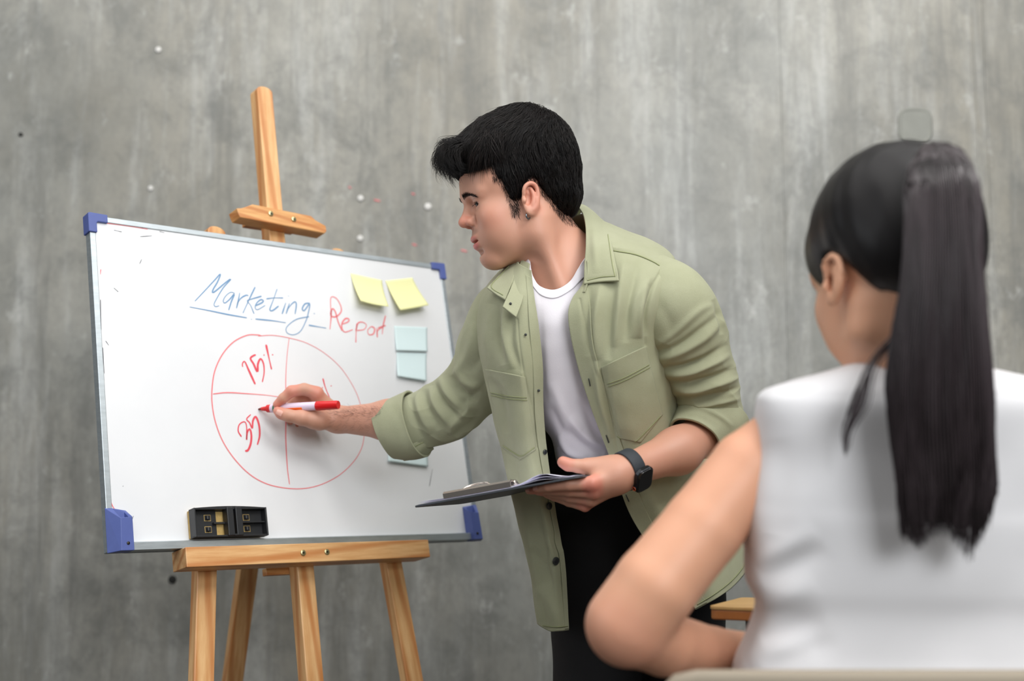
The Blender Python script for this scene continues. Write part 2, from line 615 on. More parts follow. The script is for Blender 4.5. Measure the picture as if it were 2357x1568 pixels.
def concrete():
    m = bpy.data.materials.new('polished_concrete')
    m.use_nodes = True
    nt = m.node_tree
    b = nt.nodes['Principled BSDF']
    tc = nt.nodes.new('ShaderNodeTexCoord')

    def nz(scale, stretch, detail=6, rough=0.6, dist=0.0):
        mp = nt.nodes.new('ShaderNodeMapping')
        mp.inputs['Scale'].default_value = stretch
        nt.links.new(tc.outputs['Object'], mp.inputs['Vector'])
        n = nt.nodes.new('ShaderNodeTexNoise')
        n.inputs['Scale'].default_value = scale
        n.inputs['Detail'].default_value = detail
        n.inputs['Roughness'].default_value = rough
        n.inputs['Distortion'].default_value = dist
        nt.links.new(mp.outputs[0], n.inputs['Vector'])
        return n.outputs['Fac']

    def ramp(src, stops):
        r = nt.nodes.new('ShaderNodeValToRGB')
        e = r.color_ramp.elements
        e[0].position, e[0].color = stops[0]
        e[1].position, e[1].color = stops[-1]
        for p, c in stops[1:-1]:
            q = e.new(p); q.color = c
        nt.links.new(src, r.inputs[0])
        return r.outputs[0]

    def mix(fac, a, bb, mode='MIX'):
        x = nt.nodes.new('ShaderNodeMix')
        x.data_type = 'RGBA'
        x.blend_type = mode
        for s, v in ((x.inputs['Factor'], fac), (x.inputs['A'], a), (x.inputs['B'], bb)):
            if hasattr(v, 'type') or hasattr(v, 'is_linked'):
                nt.links.new(v, s)
            else:
                s.default_value = v
        return x.outputs['Result']

    g = lambda v, t=0: lin(v + t, v + 1, v - 4 - t)
    base = ramp(nz(1.7, (1, 1, 0.8), 9, 0.68, 0.15), [(0.32, g(118)), (0.46, g(146)), (0.54, g(155, 1)), (0.70, g(184, 2))])
    warm = ramp(nz(1.1, (1, 1, 0.5), 5), [(0.42, (0, 0, 0, 1)), (0.64, (0.5, 0.5, 0.5, 1))])
    c = mix(warm, base, lin(158, 150, 134))
    broad = ramp(nz(0.55, (1, 1, 1), 3, 0.5, 0.2), [(0.40, (0.45, 0.45, 0.45, 1)), (0.52, (0, 0, 0, 1))])
    c = mix(broad, c, lin(112, 112, 106))
    streak = ramp(nz(6.5, (1.9, 1, 0.20), 8, 0.72, 0.3), [(0.5, (0, 0, 0, 1)), (0.70, (0.6, 0.6, 0.6, 1))])
    c = mix(streak, c, lin(196, 197, 194))
    drip = ramp(nz(7.0, (2.2, 1, 0.16), 6, 0.7, 0.2), [(0.34, (0.55, 0.55, 0.55, 1)), (0.48, (0, 0, 0, 1))])
    c = mix(drip, c, lin(112, 112, 108))
    dark = ramp(nz(4.5, (1, 1, 0.9), 8, 0.74, 0.3), [(0.38, (0.6, 0.6, 0.6, 1)), (0.5, (0, 0, 0, 1))])
    c = mix(dark, c, lin(110, 111, 107))
    fine = ramp(nz(30, (1.2, 1, 0.8), 7, 0.75), [(0.36, (0.4, 0.4, 0.4, 1)), (0.58, (0, 0, 0, 1))])
    c = mix(fine, c, lin(118, 119, 115))
    spot = ramp(nz(15, (1, 1, 0.7), 6, 0.7), [(0.60, (0, 0, 0, 1)), (0.72, (0.5, 0.5, 0.5, 1))])
    c = mix(spot, c, lin(204, 204, 200))
    nt.links.new(c, b.inputs['Base Color'])
    ro = ramp(nz(3, (1, 1, 0.5)), [(0.3, (0.34, 0.34, 0.34, 1)), (0.7, (0.5, 0.5, 0.5, 1))])
    nt.links.new(ro, b.inputs['Roughness'])
    bp = nt.nodes.new('ShaderNodeBump')
    bp.inputs['Strength'].default_value = 0.25
    bp.inputs['Distance'].default_value = 0.01
    nt.links.new(nz(9, (1, 1, 0.5), 6), bp.inputs['Height'])
    nt.links.new(bp.outputs[0], b.inputs['Normal'])
    MAT['concrete'] = m


concrete()

# ------------------------------------------------------------------ the room
WALLY = 3.35
ex, ey, ez = np.eye(3)
wall = mk('wall_back', *box(np.zeros(3), ex, ey, ez, -3.6, 3.4, WALLY, WALLY + 0.15, 0, 3.4), 'concrete', smooth=False)
tag(wall, kind='structure')
floor = mk('floor', *box(np.zeros(3), ex, ey, ez, -3.6, 3.4, -2.4, WALLY + 0.15, -0.1, 0), 'floor_concrete', smooth=False)
tag(floor, kind='structure')


def wallpt(px, py, off=0.0):
    d = P(px, py, 1.0) - CAM
    t = (WALLY - off) / d[1]
    return CAM + t * d


def disc(c, n, r, t, seg=20, dome=0.0):
    n = unit(n)
    a = unit(np.cross(n, [0.3, 0.2, 0.9])); b = np.cross(n, a)
    ph = np.linspace(0, 2 * np.pi, seg, endpoint=False)
    R = lambda k, h: c + n * h + k * r * (np.cos(ph)[:, None] * a + np.sin(ph)[:, None] * b)
    V = np.vstack([R(1, 0), R(1, t * 0.7), R(0.85, t), [c + n * (t + dome)]])
    F = [tuple(f) for f in grid_faces(3, seg, True)] + [(2 * seg + i, 2 * seg + (i + 1) % seg, 3 * seg) for i in range(seg)]
    F.append(tuple(range(seg))[::-1])
    return V, F


for px, py, r, m in ((365, 115, 7, 'plug_white'), (347, 434, 6, 'plug_white'), (830, 457, 7, 'plug_white'),
                     (829, 549, 7, 'plug_white'), (985, 476, 8, 'plug_white'), (397, 1334, 9, 'hole_dark'), (48, 310, 5, 'hole_dark')):
    o = mk('wall_plug', *disc(wallpt(px, py), [0, -1, 0], r * WALLY / FPX, 0.004), m, wall)
for px, py, w in ((868, 460, 14), (954, 562, 10), (945, 607, 8), (1068, 576, 14), (951, 445, 7), (805, 430, 6)):
    a, b = wallpt(px - w / 2, py, 0.001), wallpt(px + w / 2, py + 3, 0.001)
    V = [a + [0, 0, 0.002], b + [0, 0, 0.002], b - [0, 0, 0.002], a - [0, 0, 0.002]]
    mk('red_scuff', *prism(V, np.array([0, 0.0005, 0])), 'ink_red_pale', wall)
# blanked-off round-cornered box and shallow joints in the right part of the wall
c0 = wallpt(2106, 290)
R = 36 * WALLY / FPX
pl = []
for i in range(40):
    a = 2 * math.pi * i / 40
    x, z = math.cos(a), math.sin(a)
    s = (abs(x) ** 4 + abs(z) ** 4) ** -0.25
    pl.append(c0 + R * s * np.array([x, 0, z * 1.08]))
mk('box_cover', *prism(pl, np.array([0, -0.004, 0])), 'cover_grey', wall, smooth=False)
V, F = sweep(np.array(pl + pl[:1]), 0.006, 6, False)
mk('box_rim', V, F, 'cover_grey', wall)
for px, w in ((2268, 0.006), (2291, 0.004), (1811, 0.003)):
    x = wallpt(px, 700)[0]
    mk('joint_strip', *box(np.zeros(3), ex, ey, ez, x - w / 2, x + w / 2, WALLY - 0.0025, WALLY + 0.002, 0.0, 3.4), 'concrete', wall, smooth=False)

# ------------------------------------------------------------------ whiteboard frame of reference (fits the four corners in the photo)
BA, BT = math.radians(41.2), math.radians(12.5)
BU = np.array([math.cos(BA), math.sin(BA), 0])
BB = np.array([-math.sin(BA), math.cos(BA), 0])
BV = math.cos(BT) * ez + math.sin(BT) * BB
BN = np.cross(BU, BV)                       # towards the viewer
BO = np.array([-0.663, 2.1683, CAMH - 0.1008])
BW, BH = 0.796, 0.60


def bl(u, v, n=0.0):
    return BO + u * BU + v * BV + n * BN


def bpx(px, py, n=0.0):
    """pixel -> (u, v) on the board plane at height n"""
    d = P(px, py, 1.0) - CAM
    t = ((BO + n * BN - CAM) @ BN) / (d @ BN)
    q = CAM + t * d - BO
    return q @ BU, q @ BV


def bbox_(u0, u1, v0, v1, n0, n1):
    return box(BO, BU, BV, BN, u0, u1, v0, v1, n0, n1)


wb = empty('whiteboard', bl(BW / 2, 0, 0))
tag(wb, 'white dry-erase board with handwriting, aluminium rails and blue corners, standing on easel', 'whiteboard')
mk('panel', *bbox_(0.008, BW - 0.008, 0.008, BH - 0.008, -0.016, -0.002), 'board_white', wb, smooth=False)
fr = 0.0105
for nm, a in (('frame_rail', (0, BW, BH - fr, BH, -0.019, 0.0)), ('frame_rail', (0, fr, 0, BH, -0.019, 0.0)),
              ('frame_rail', (BW - fr, BW, 0, BH, -0.019, 0.0))):
    mk(nm, *bbox_(*a), 'aluminium', wb, smooth=False, bevel=0.001)
mk('frame_rail', *bbox_(0.001, BW - 0.001, 0, 0.012, -0.019, -0.0005), 'aluminium', wb, smooth=False, bevel=0.001)
# bottom rail: a slim tray that sticks out a little
prof = [(0, -0.019), (0, 0.014), (0.012, 0.014), (0.0135, 0.012), (0.0135, 0.0005), (0.016, -0.0015), (0.016, -0.019)]
mk('tray_rail', *prism([bl(0.033, v, n) for v, n in prof], BU * (BW - 0.066)), 'aluminium', wb, smooth=False)
# blue corner caps, an L from the front with a return over the edges
cc = 0.036
for s, u0 in ((1, -0.003), (-1, BW + 0.003)):
    w, t = 0.015, 0.0155
    poly = [(0, 0), (0, -cc), (t, -cc), (t, -t - 0.002), (t + 0.002, -t), (cc, -t), (cc, 0), (0.004, 0.001)]
    mk('corner_cap', *prism([bl(u0 + s * a, BH + 0.003 + b, -0.021) for a, b in poly], BN * 0.0245), 'blue_plastic', wb, smooth=False, bevel=0.0015)
# blue pen-cup brackets at both tray ends
for s, u0 in ((1, -0.002), (-1, BW + 0.002)):
    w, hh = 0.037, 0.076
    L = lambda a, b, n: bl(u0 + s * a, b - 0.002, n)
    # hollow wedge: back wall, outer cheek, front face, inner cheek, floor
    V = [L(0, 0, -0.002), L(w, 0, -0.002), L(0, hh, -0.002), L(w, hh * 0.94, -0.002),
         L(0.014, 0, 0.022), L(w, 0, 0.022), L(0.016, hh * 0.72, 0.022), L(w, hh * 0.74, 0.022),
         L(0.012, hh * 0.98, 0.002), L(w * 0.86, hh * 0.9, 0.002), L(0.019, hh * 0.72, 0.017), L(w * 0.9, hh * 0.73, 0.017),
         L(0.02, hh * 0.4, 0.004), L(w * 0.86, hh * 0.4, 0.004), L(0.021, hh * 0.4, 0.014), L(w * 0.88, hh * 0.4, 0.014)]
    F = [(0, 1, 3, 2), (4, 6, 7, 5), (0, 2, 6, 4), (1, 5, 7, 3), (0, 4, 5, 1),
         (2, 3, 9, 8), (2, 8, 10, 6), (6, 10, 11, 7), (3, 7, 11, 9), (8, 9, 13, 12), (8, 12, 14, 10), (10, 14, 15, 11), (9, 11, 15, 13), (12, 13, 15, 14)]
    if s > 0: F = [f[::-1] for f in F]
    o = mk('pen_cup', V, F, 'blue_plastic', wb, smooth=False, bevel=0.0008)
    mk('screw', *disc(L(w * 0.72, 0.012, 0.022), BN, 0.0028, 0.0012, 12), 'dark_metal', o)
    mk('screw', *disc(L(w * 0.2, hh * 0.95, -0.001), BN, 0.0026, 0.0012, 12), 'dark_metal', o)


# handwriting, as thin films of ink on the board
def stroke(pts, wid, n=-0.0015):
    uv = np.array([bpx(420 + x / 2.904, 600 + y / 2.904, -0.002) for x, y in pts])
    if len(uv) == 1:
        uv = np.vstack([uv - [0.0012, 0], uv + [0.0012, 0]])
    L = polyline(uv, 0.0022)
    T = unit(np.gradient(L, axis=0))
    S = np.stack([-T[:, 1], T[:, 0]], 1)
    k = len(L)
    w = wid * (0.8 + 0.25 * np.sin(np.linspace(0, 5, k) + uv[0, 0] * 60))
    w[0] *= 0.6; w[-1] *= 0.6
    A = L + S * w[:, None] / 2
    B = L - S * w[:, None] / 2
    V = np.vstack([[bl(u, v, n) for u, v in A], [bl(u, v, n) for u, v in B]])
    F = [(i, i + 1, k + i + 1, k + i) for i in range(k - 1)]
    return V, [f[::-1] for f in F]


def write(name, strokes, wid, m):
    o = mk(name, *merge([stroke(s, wid) for s in strokes]), m, wb, smooth=False)
    return tag(o, kind='stuff') if name == 'old_marks' else o


write('blue_writing', [
    [(82, 272), (150, 200), (215, 130), (253, 90), (235, 140), (205, 192), (200, 214), (225, 200), (290, 145), (322, 125), (270, 185), (225, 260), (210, 295), (222, 308), (245, 302)],
    [(350, 220), (322, 212), (290, 235), (272, 268), (282, 284), (312, 262), (346, 224), (326, 275), (308, 332)],
    [(382, 215), (372, 270), (360, 320)], [(364, 292), (390, 252), (425, 232), (440, 236)],
    [(485, 177), (450, 250), (403, 352)], [(528, 238), (460, 258), (432, 270), (455, 300), (478, 356)],
    [(488, 302), (530, 282), (540, 268), (522, 262), (495, 285), (485, 315), (502, 328), (552, 300)],
    [(632, 190), (602, 275), (583, 328), (602, 334), (642, 304)], [(560, 256), (610, 250), (672, 250)],
    [(690, 282), (665, 358)], [(708, 237)],
    [(715, 285), (692, 356)], [(700, 330), (730, 290), (754, 276), (760, 300), (752, 358)],
    [(850, 285), (818, 290), (800, 322), (814, 334), (850, 290), (838, 360), (825, 402), (790, 470), (745, 496), (702, 486), (692, 455), (720, 420), (770, 390), (845, 375)],
    [(880, 355)], [(47, 310), (180, 335), (300, 360), (430, 383)], [(460, 392)],
    [(487, 391), (600, 402), (690, 416)], [(843, 432), (960, 452)]], 0.0027, 'ink_blue')
write('red_writing', [
    [(985, 460), (992, 390), (994, 330)],
    [(992, 345), (989, 262), (1000, 242), (1030, 255), (1056, 300), (1060, 340), (1032, 372), (1000, 375), (990, 355), (1002, 322), (1022, 345), (1040, 410), (1066, 470)],
    [(1066, 426), (1105, 410), (1112, 392), (1090, 388), (1068, 415), (1065, 450), (1085, 478), (1138, 462)],
    [(1166, 420), (1160, 480), (1158, 548)], [(1158, 470), (1172, 420), (1202, 412), (1228, 430), (1214, 460), (1166, 468)],
    [(1262, 440), (1238, 465), (1245, 495), (1275, 490), (1284, 455), (1262, 440)],
    [(1298, 450), (1302, 515)], [(1298, 484), (1312, 458), (1336, 446)],
    [(1357, 368), (1342, 430), (1334, 494)], [(1305, 450), (1358, 434)]], 0.0032, 'ink_red_pale')
write('red_figures', [
    [(402, 712), (400, 690), (416, 676), (442, 732), (486, 828)],
    [(490, 630), (470, 638), (454, 656), (474, 690), (500, 742), (504, 690), (522, 657), (541, 690), (545, 750), (533, 813)],
    [(545, 632)], [(602, 630)], [(558, 562), (575, 640), (595, 728)]], 0.0042, 'ink_red')
write('red_figures', [
    [(394, 1178), (372, 1140), (380, 1096), (414, 1078), (428, 1110), (428, 1200), (432, 1150), (450, 1127), (460, 1170), (455, 1225), (437, 1268), (418, 1273)],
    [(456, 1029), (428, 1060), (448, 1084), (466, 1122), (470, 1072), (490, 1045), (511, 1100), (515, 1170), (500, 1232)]], 0.004, 'ink_red')
write('red_figures', [[(938, 788), (955, 850), (990, 935), (1003, 962)], [(935, 850)], [(993, 838)]], 0.0034, 'ink_red')
write('pie_chart', [
    [(525, 502), (500, 497), (430, 500), (340, 545), (265, 630), (215, 740), (197, 860), (198, 960), (220, 1080), (270, 1210), (350, 1330), (450, 1430), (560, 1492),
     (680, 1520), (800, 1525), (920, 1500), (1040, 1440), (1130, 1360), (1185, 1280), (1210, 1200), (1213, 1100), (1195, 985), (1150, 860), (1060, 720), (950, 620),
     (830, 552), (710, 517), (600, 500), (505, 505)],
    [(712, 520), (698, 640), (690, 780), (690, 900), (690, 1080), (690, 1200), (700, 1380), (715, 1497)],
    [(203, 892), (300, 883), (430, 890), (560, 900), (660, 914)]], 0.0023, 'ink_red_pale')
# scuffs left by old marker strokes along the rails (photo pixels -> the same units as the writing)
q = lambda L: [((x - 420) * 2.904, (y - 600) * 2.904) for x, y in L]
write('old_marks', [q(s) for s in ([(228, 512), (275, 518), (340, 528)], [(232, 620), (231, 632)], [(252, 1150), (262, 1170), (276, 1182)])], 0.0018, 'ink_red_pale')
write('old_marks', [q(s) for s in ([(318, 522), (330, 526)], [(321, 608), (326, 597)], [(367, 533), (378, 536)], [(262, 663), (272, 672)], [(304, 1196), (307, 1188)],
                                   [(282, 1120), (284, 1119)], [(231, 690), (233, 760)], [(236, 800), (240, 860)], [(244, 1000), (247, 1060)], [(262, 530), (280, 534)], [(322, 545), (350, 543)],
                                   [(995, 1080), (988, 1120)], [(243, 785), (250, 795)])], 0.0011, 'ink_black')


# sticky notes
def note(name, quad, m, lift, label, group, bow=0.0):
    """quad: top-left, top-right, bottom-right, bottom-left pixels; the free end lifts off the board"""
    n = 15
    V = []
    for j in range(n):
        t = j / (n - 1)
        h = 0.0008 + lift * t ** 1.7
        for i in range(n):
            s = i / (n - 1)
            hh = h + bow * t * (s - 0.5) ** 2 * 4
            a = [np.array(bpx(*c, 0)) for c in quad[:2]]
            b = [np.array(bpx(*c, lift)) for c in quad[2:]]
            top = a[0] * (1 - s) + a[1] * s
            bot = b[1] * (1 - s) + b[0] * s
            side = 0.06 * (a[1] - a[0]) * math.sin(t * math.pi) * 0.0
            e = top * (1 - t) + bot * t + side
            V.append(bl(e[0], e[1], hh - 0.002))
    o = mk(name, V, grid_faces(n, n), m, None, solid=0.0004, off=0)
    tag(o, label, 'sticky note', group)
    return o


note('sticky_note', [(808, 629), (880, 645), (893, 707), (829, 694)], 'note_yellow', 0.017, 'yellow sticky note with curled lower edge above the word Report', 'sticky notes on the whiteboard', 0.004)
note('sticky_note', [(888, 646), (950, 639), (986, 703), (921, 715)], 'note_yellow', 0.016, 'tilted yellow sticky note beside the top right corner of the whiteboard', 'sticky notes on the whiteboard', 0.003)
note('sticky_note', [(908, 750), (984, 753), (985, 809), (913, 807)], 'note_blue', 0.004, 'pale blue sticky note just below the tilted yellow note', 'sticky notes on the whiteboard')
note('sticky_note', [(914, 811), (983, 813), (983, 877), (916, 866)], 'note_blue', 0.006, 'pale blue sticky note below another blue note, over the writing arm', 'sticky notes on the whiteboard')
note('sticky_note', [(898, 1008), (985, 1012), (986, 1074), (894, 1062)], 'note_blue', 0.004, 'pale blue sticky note partly hidden behind the rolled shirt cuff', 'sticky notes on the whiteboard')

# ------------------------------------------------------------------ board eraser standing on the tray
er = empty('board_eraser', bl(*bpx(517, 1238, 0.0), 0.0))
tag(er, 'black plastic board eraser with a tan felt pad standing on the whiteboard tray', 'eraser')
(u0, vt), (u1, _) = bpx(436, 1175, 0.01), bpx(603, 1175, 0.01)
v0 = 0.0165
v1 = bpx(517, 1172, 0.012)[1]
uc = (u0 + u1) / 2
nn0, nn1 = 0.0, 0.026
mk('felt_pad', *bbox_(u0 + 0.001, u1 - 0.001, v0 + 0.001, v1 - 0.001, nn0 - 0.0015, nn0 + 0.007), 'felt', er, smooth=False, bevel=0.001)
mk('body', *merge([bbox_(u0, uc - 0.022, v0, v1, nn0 + 0.007, nn0 + 0.010), bbox_(uc + 0.014, u1, v0, v1, nn0 + 0.007, nn0 + 0.010),
                   bbox_(uc - 0.022, uc + 0.014, v0, v0 + 0.004, nn0 + 0.007, nn0 + 0.010), bbox_(uc - 0.022, uc + 0.014, v1 - 0.004, v1, nn0 + 0.007, nn0 + 0.010)]),
   'black_plastic', er, smooth=False)
mk('felt_core', *bbox_(uc - 0.022, uc + 0.014, v0 + 0.004, v1 - 0.004, nn0 + 0.006, nn0 + 0.0085), 'felt', er, smooth=False)
ns = 9
for vv, dv in ((v0, 0.0028), (v1, -0.0028)):       # long walls, bowed like a grip
    top = [bl(u0 + (u1 - u0) * i / ns, vv + (0.003 * math.sin(math.pi * i / ns) if dv < 0 else 0), nn0 + 0.009) for i in range(ns + 1)]
    bot = [bl(u0 + (u1 - u0) * (ns - i) / ns, vv + dv, nn0 + 0.009) for i in range(ns + 1)]
    mk('wall_rib', *prism(top + bot, BN * 0.015), 'black_plastic', er, smooth=False, bevel=0.0005)
mk('wall_rib', *bbox_(u0, u0 + 0.003, v0, v1, nn0 + 0.009, nn1), 'black_plastic', er, smooth=False, bevel=0.0006)
mk('wall_rib', *bbox_(u1 - 0.003, u1, v0, v1, nn0 + 0.009, nn1), 'black_plastic', er, smooth=False, bevel=0.0006)
vm = (v0 + v1) / 2
mk('cross_rib', *bbox_(uc + 0.012, u1 - 0.002, vm - 0.001, vm + 0.001, nn0 + 0.009, nn0 + 0.021), 'black_plastic', er, smooth=False)
mk('cross_rib', *bbox_(uc - 0.03, uc - 0.008, vm - 0.0015, vm + 0.0015, nn0 + 0.009, nn0 + 0.017), 'black_plastic', er, smooth=False)
for a, b in ((-0.009, 0.0035), (0.008, 0.0205)):
    mk('handle_bar', *bbox_(uc + a, uc + b, v0 + 0.001, v1 + 0.0005, nn0 + 0.012, nn1 + 0.002), 'black_plastic', er, smooth=False, bevel=0.001)
mk('handle_bar', *bbox_(uc + 0.0035, uc + 0.008, v0 + 0.001, v0 + 0.004, nn0 + 0.012, nn1 + 0.001), 'black_plastic', er, smooth=False)
for a in (-0.043, 0.033):
    for vq in (v0 + (v1 - v0) * 0.3, v0 + (v1 - v0) * 0.7):
        mk('clip_frame', *bbox_(uc + a - 0.002, uc + a + 0.011, vq - 0.0055, vq + 0.0055, nn0 + 0.0099, nn0 + 0.0103), 'felt', er, smooth=False)
        mk('clip', *bbox_(uc + a - 0.001, uc + a + 0.010, vq - 0.0045, vq + 0.0045, nn0 + 0.0101, nn0 + 0.0112), 'black_plastic', er, smooth=False)
        mk('clip', *bbox_(uc + a + 0.001, uc + a + 0.0065, vq - 0.004, vq + 0.004, nn0 + 0.0112, nn0 + 0.0155), 'black_plastic', er, smooth=False, bevel=0.0015)

# ------------------------------------------------------------------ easel
es = empty('easel', np.array([bl(0.4, 0)[0] - 0.05, bl(0.4, 0)[1] + 0.1, 0]))
tag(es, 'pine A-frame easel with clamp, ledge and splayed legs carrying the whiteboard', 'easel')


def bar(p_top, p_bot, wdir, wid, ndir, thick, name, m='pine', arch=0.0, bev=0.002, parent=None):
    """timber from p_top to p_bot (points on the middle of its front face), optional arched top"""
    ax = unit(p_bot - p_top)
    w = unit(wdir - ax * (wdir @ ax)); nn = unit(np.cross(w, ax))
    if nn @ ndir < 0: nn = -nn
    L = np.linalg.norm(p_bot - p_top)
    out = []
    k = 8
    for i in range(k + 1):
        a = math.pi * i / k
        out.append(p_top - w * wid / 2 * math.cos(a) + ax * arch * (1 - math.sin(a)))
    out += [p_top + ax * L + w * wid / 2, p_top + ax * L - w * wid / 2]
    # grain runs along local z: build in local axes and rotate the object
    M = np.stack([w, np.cross(-ax, w), -ax], 1)
    V, F = prism(out, -nn * thick)
    V = (V - p_top) @ M
    o = mk(name, V, F, m, None, smooth=False, bevel=bev)
    pr = parent if parent is not None else es
    o.parent = pr
    base = Matrix.Translation(-pr.location) if pr.parent is None else Matrix.Identity(4)
    o.matrix_parent_inverse = base @ (Matrix.Translation(Vector(p_top)) @ Matrix(M.tolist()).to_4x4())
    return o


def tofloor(p, q):
    t = p[2] / (p[2] - q[2])
    return p + (q - p) * t


NM = -0.021
pt = lambda px, py, n: bl(*bpx(px, py, n), n)
mt, mb = pt(609, 199, NM), pt(703, 1296, NM)
bar(mt, mt + (mb - mt) * 1.55, BU, 0.036, BN, 0.03, 'mast', arch=0.011)
lt, lb = pt(500, 521, NM - 0.012), pt(478, 1297, NM - 0.012)
bar(lt, tofloor(lt, lb), BU, 0.038, BN, 0.024, 'front_leg', arch=0.012)
rt, rb = pt(776, 571, NM - 0.012), pt(906, 1288, NM - 0.012)
bar(rt, tofloor(rt, rb), BU, 0.038, BN, 0.024, 'front_leg', arch=0.012)
# rear leg, hinged near the top of the frame and leaning back to the wall
b1, b2 = P(577, 1297, 2.62), P(541, 1568, 2.74)
bt = b1 + (b1 - b2) * 0.9
bar(bt, tofloor(b1, b2), BU, 0.040, BN, 0.022, 'rear_leg', arch=0.010)
# ledge
(lu0, lv1), (lu1, _) = bpx(427, 1262, 0.03), bpx(987, 1252, 0.03)
LT = 0.034
lm = bl((lu0 + lu1) / 2, -0.001 - LT / 2, 0)
led = bar(bl(lu0, -0.001 - LT / 2, 0.03), bl(lu1, -0.001 - LT / 2, 0.03), BV, LT, BN, 0.051, 'ledge')
mk('spacer', *bbox_(bpx(632, 1300, NM)[0], bpx(742, 1296, NM)[0], -LT - 0.009, -LT + 0.004, NM - 0.045, NM - 0.0305), 'pine_cross', es, smooth=False, bevel=0.001)
for px in (697, 752):
    u = bpx(px, 1269, 0.03)[0]
    o = mk('screw', *disc(bl(u, -0.001 - LT / 2, 0.03), BN, 0.0055, 0.002, 20), 'brass_screw', es)
    mk('screw_socket', *disc(bl(u, -0.001 - LT / 2, 0.032), BN, 0.0022, 0.0003, 8), 'dark_metal', es)
# top clamp with shaped ends
cn = 0.012
cl = [(541, 484), (582, 470), (720, 503), (746, 524), (751, 530), (752, 545)]
upper = [bpx(x, y, cn) for x, y in ((545, 479), (556, 479), (566, 476), (582, 470), (716, 497), (727, 507), (745, 517), (750, 520))]
ub = [bpx(x, y, cn) for x, y in ((752, 532), (748, 537), (553, 500), (549, 492))]
mk('clamp', *prism([bl(a, b, cn) for a, b in upper + ub], -BN * 0.032), 'pine_cross', es, smooth=False, bevel=0.0015)
a0, a1 = bpx(566, 512, NM - 0.03)[0], bpx(678, 530, NM - 0.03)[0]
vc = bpx(620, 520, NM - 0.03)[1]
mk('clamp_back', *bbox_(a0, a1, vc - 0.006, vc + 0.022, NM - 0.046, NM - 0.0305), 'pine_cross', es, smooth=False, bevel=0.001)
for px, py in ((623, 492), (676, 505)):
    u, v = bpx(px, py, cn)
    mk('screw', *disc(bl(u, v, cn), BN, 0.0055, 0.002, 20), 'brass_screw', es)
    mk('screw_socket', *disc(bl(u, v, cn + 0.002), BN, 0.0022, 0.0003, 8), 'dark_metal', es)

# ------------------------------------------------------------------ the man at the board
man = empty('person', np.array([0.30, 2.36, 0.0]))
tag(man, 'man with short black hair in open olive overshirt leaning to write on the whiteboard', 'person')

# ---- head, in a frame of its own: x forward, y to his left, z up (metres)
PSI, HP, HR = math.radians(79), math.radians(12.5), math.radians(0)
hF = np.array([-math.cos(HP) * math.sin(PSI), -math.cos(HP) * math.cos(PSI), -math.sin(HP)])
hL = np.array([math.cos(PSI), -math.sin(PSI), 0])
hU = np.cross(hF, hL)
hL, hU = hL * math.cos(HR) + hU * math.sin(HR), hU * math.cos(HR) - hL * math.sin(HR)
HS = 0.965
HO = P(1201, 479, 2.20)
HM = np.stack([hF, hL, hU], 1)
h2w = lambda X: HO + HS * (np.asarray(X) @ HM.T)
w2h = lambda X: ((np.asarray(X) - HO) @ HM) / HS


def rotm(axis, deg):
    return np.array(Matrix.Rotation(math.radians(deg), 3, axis))


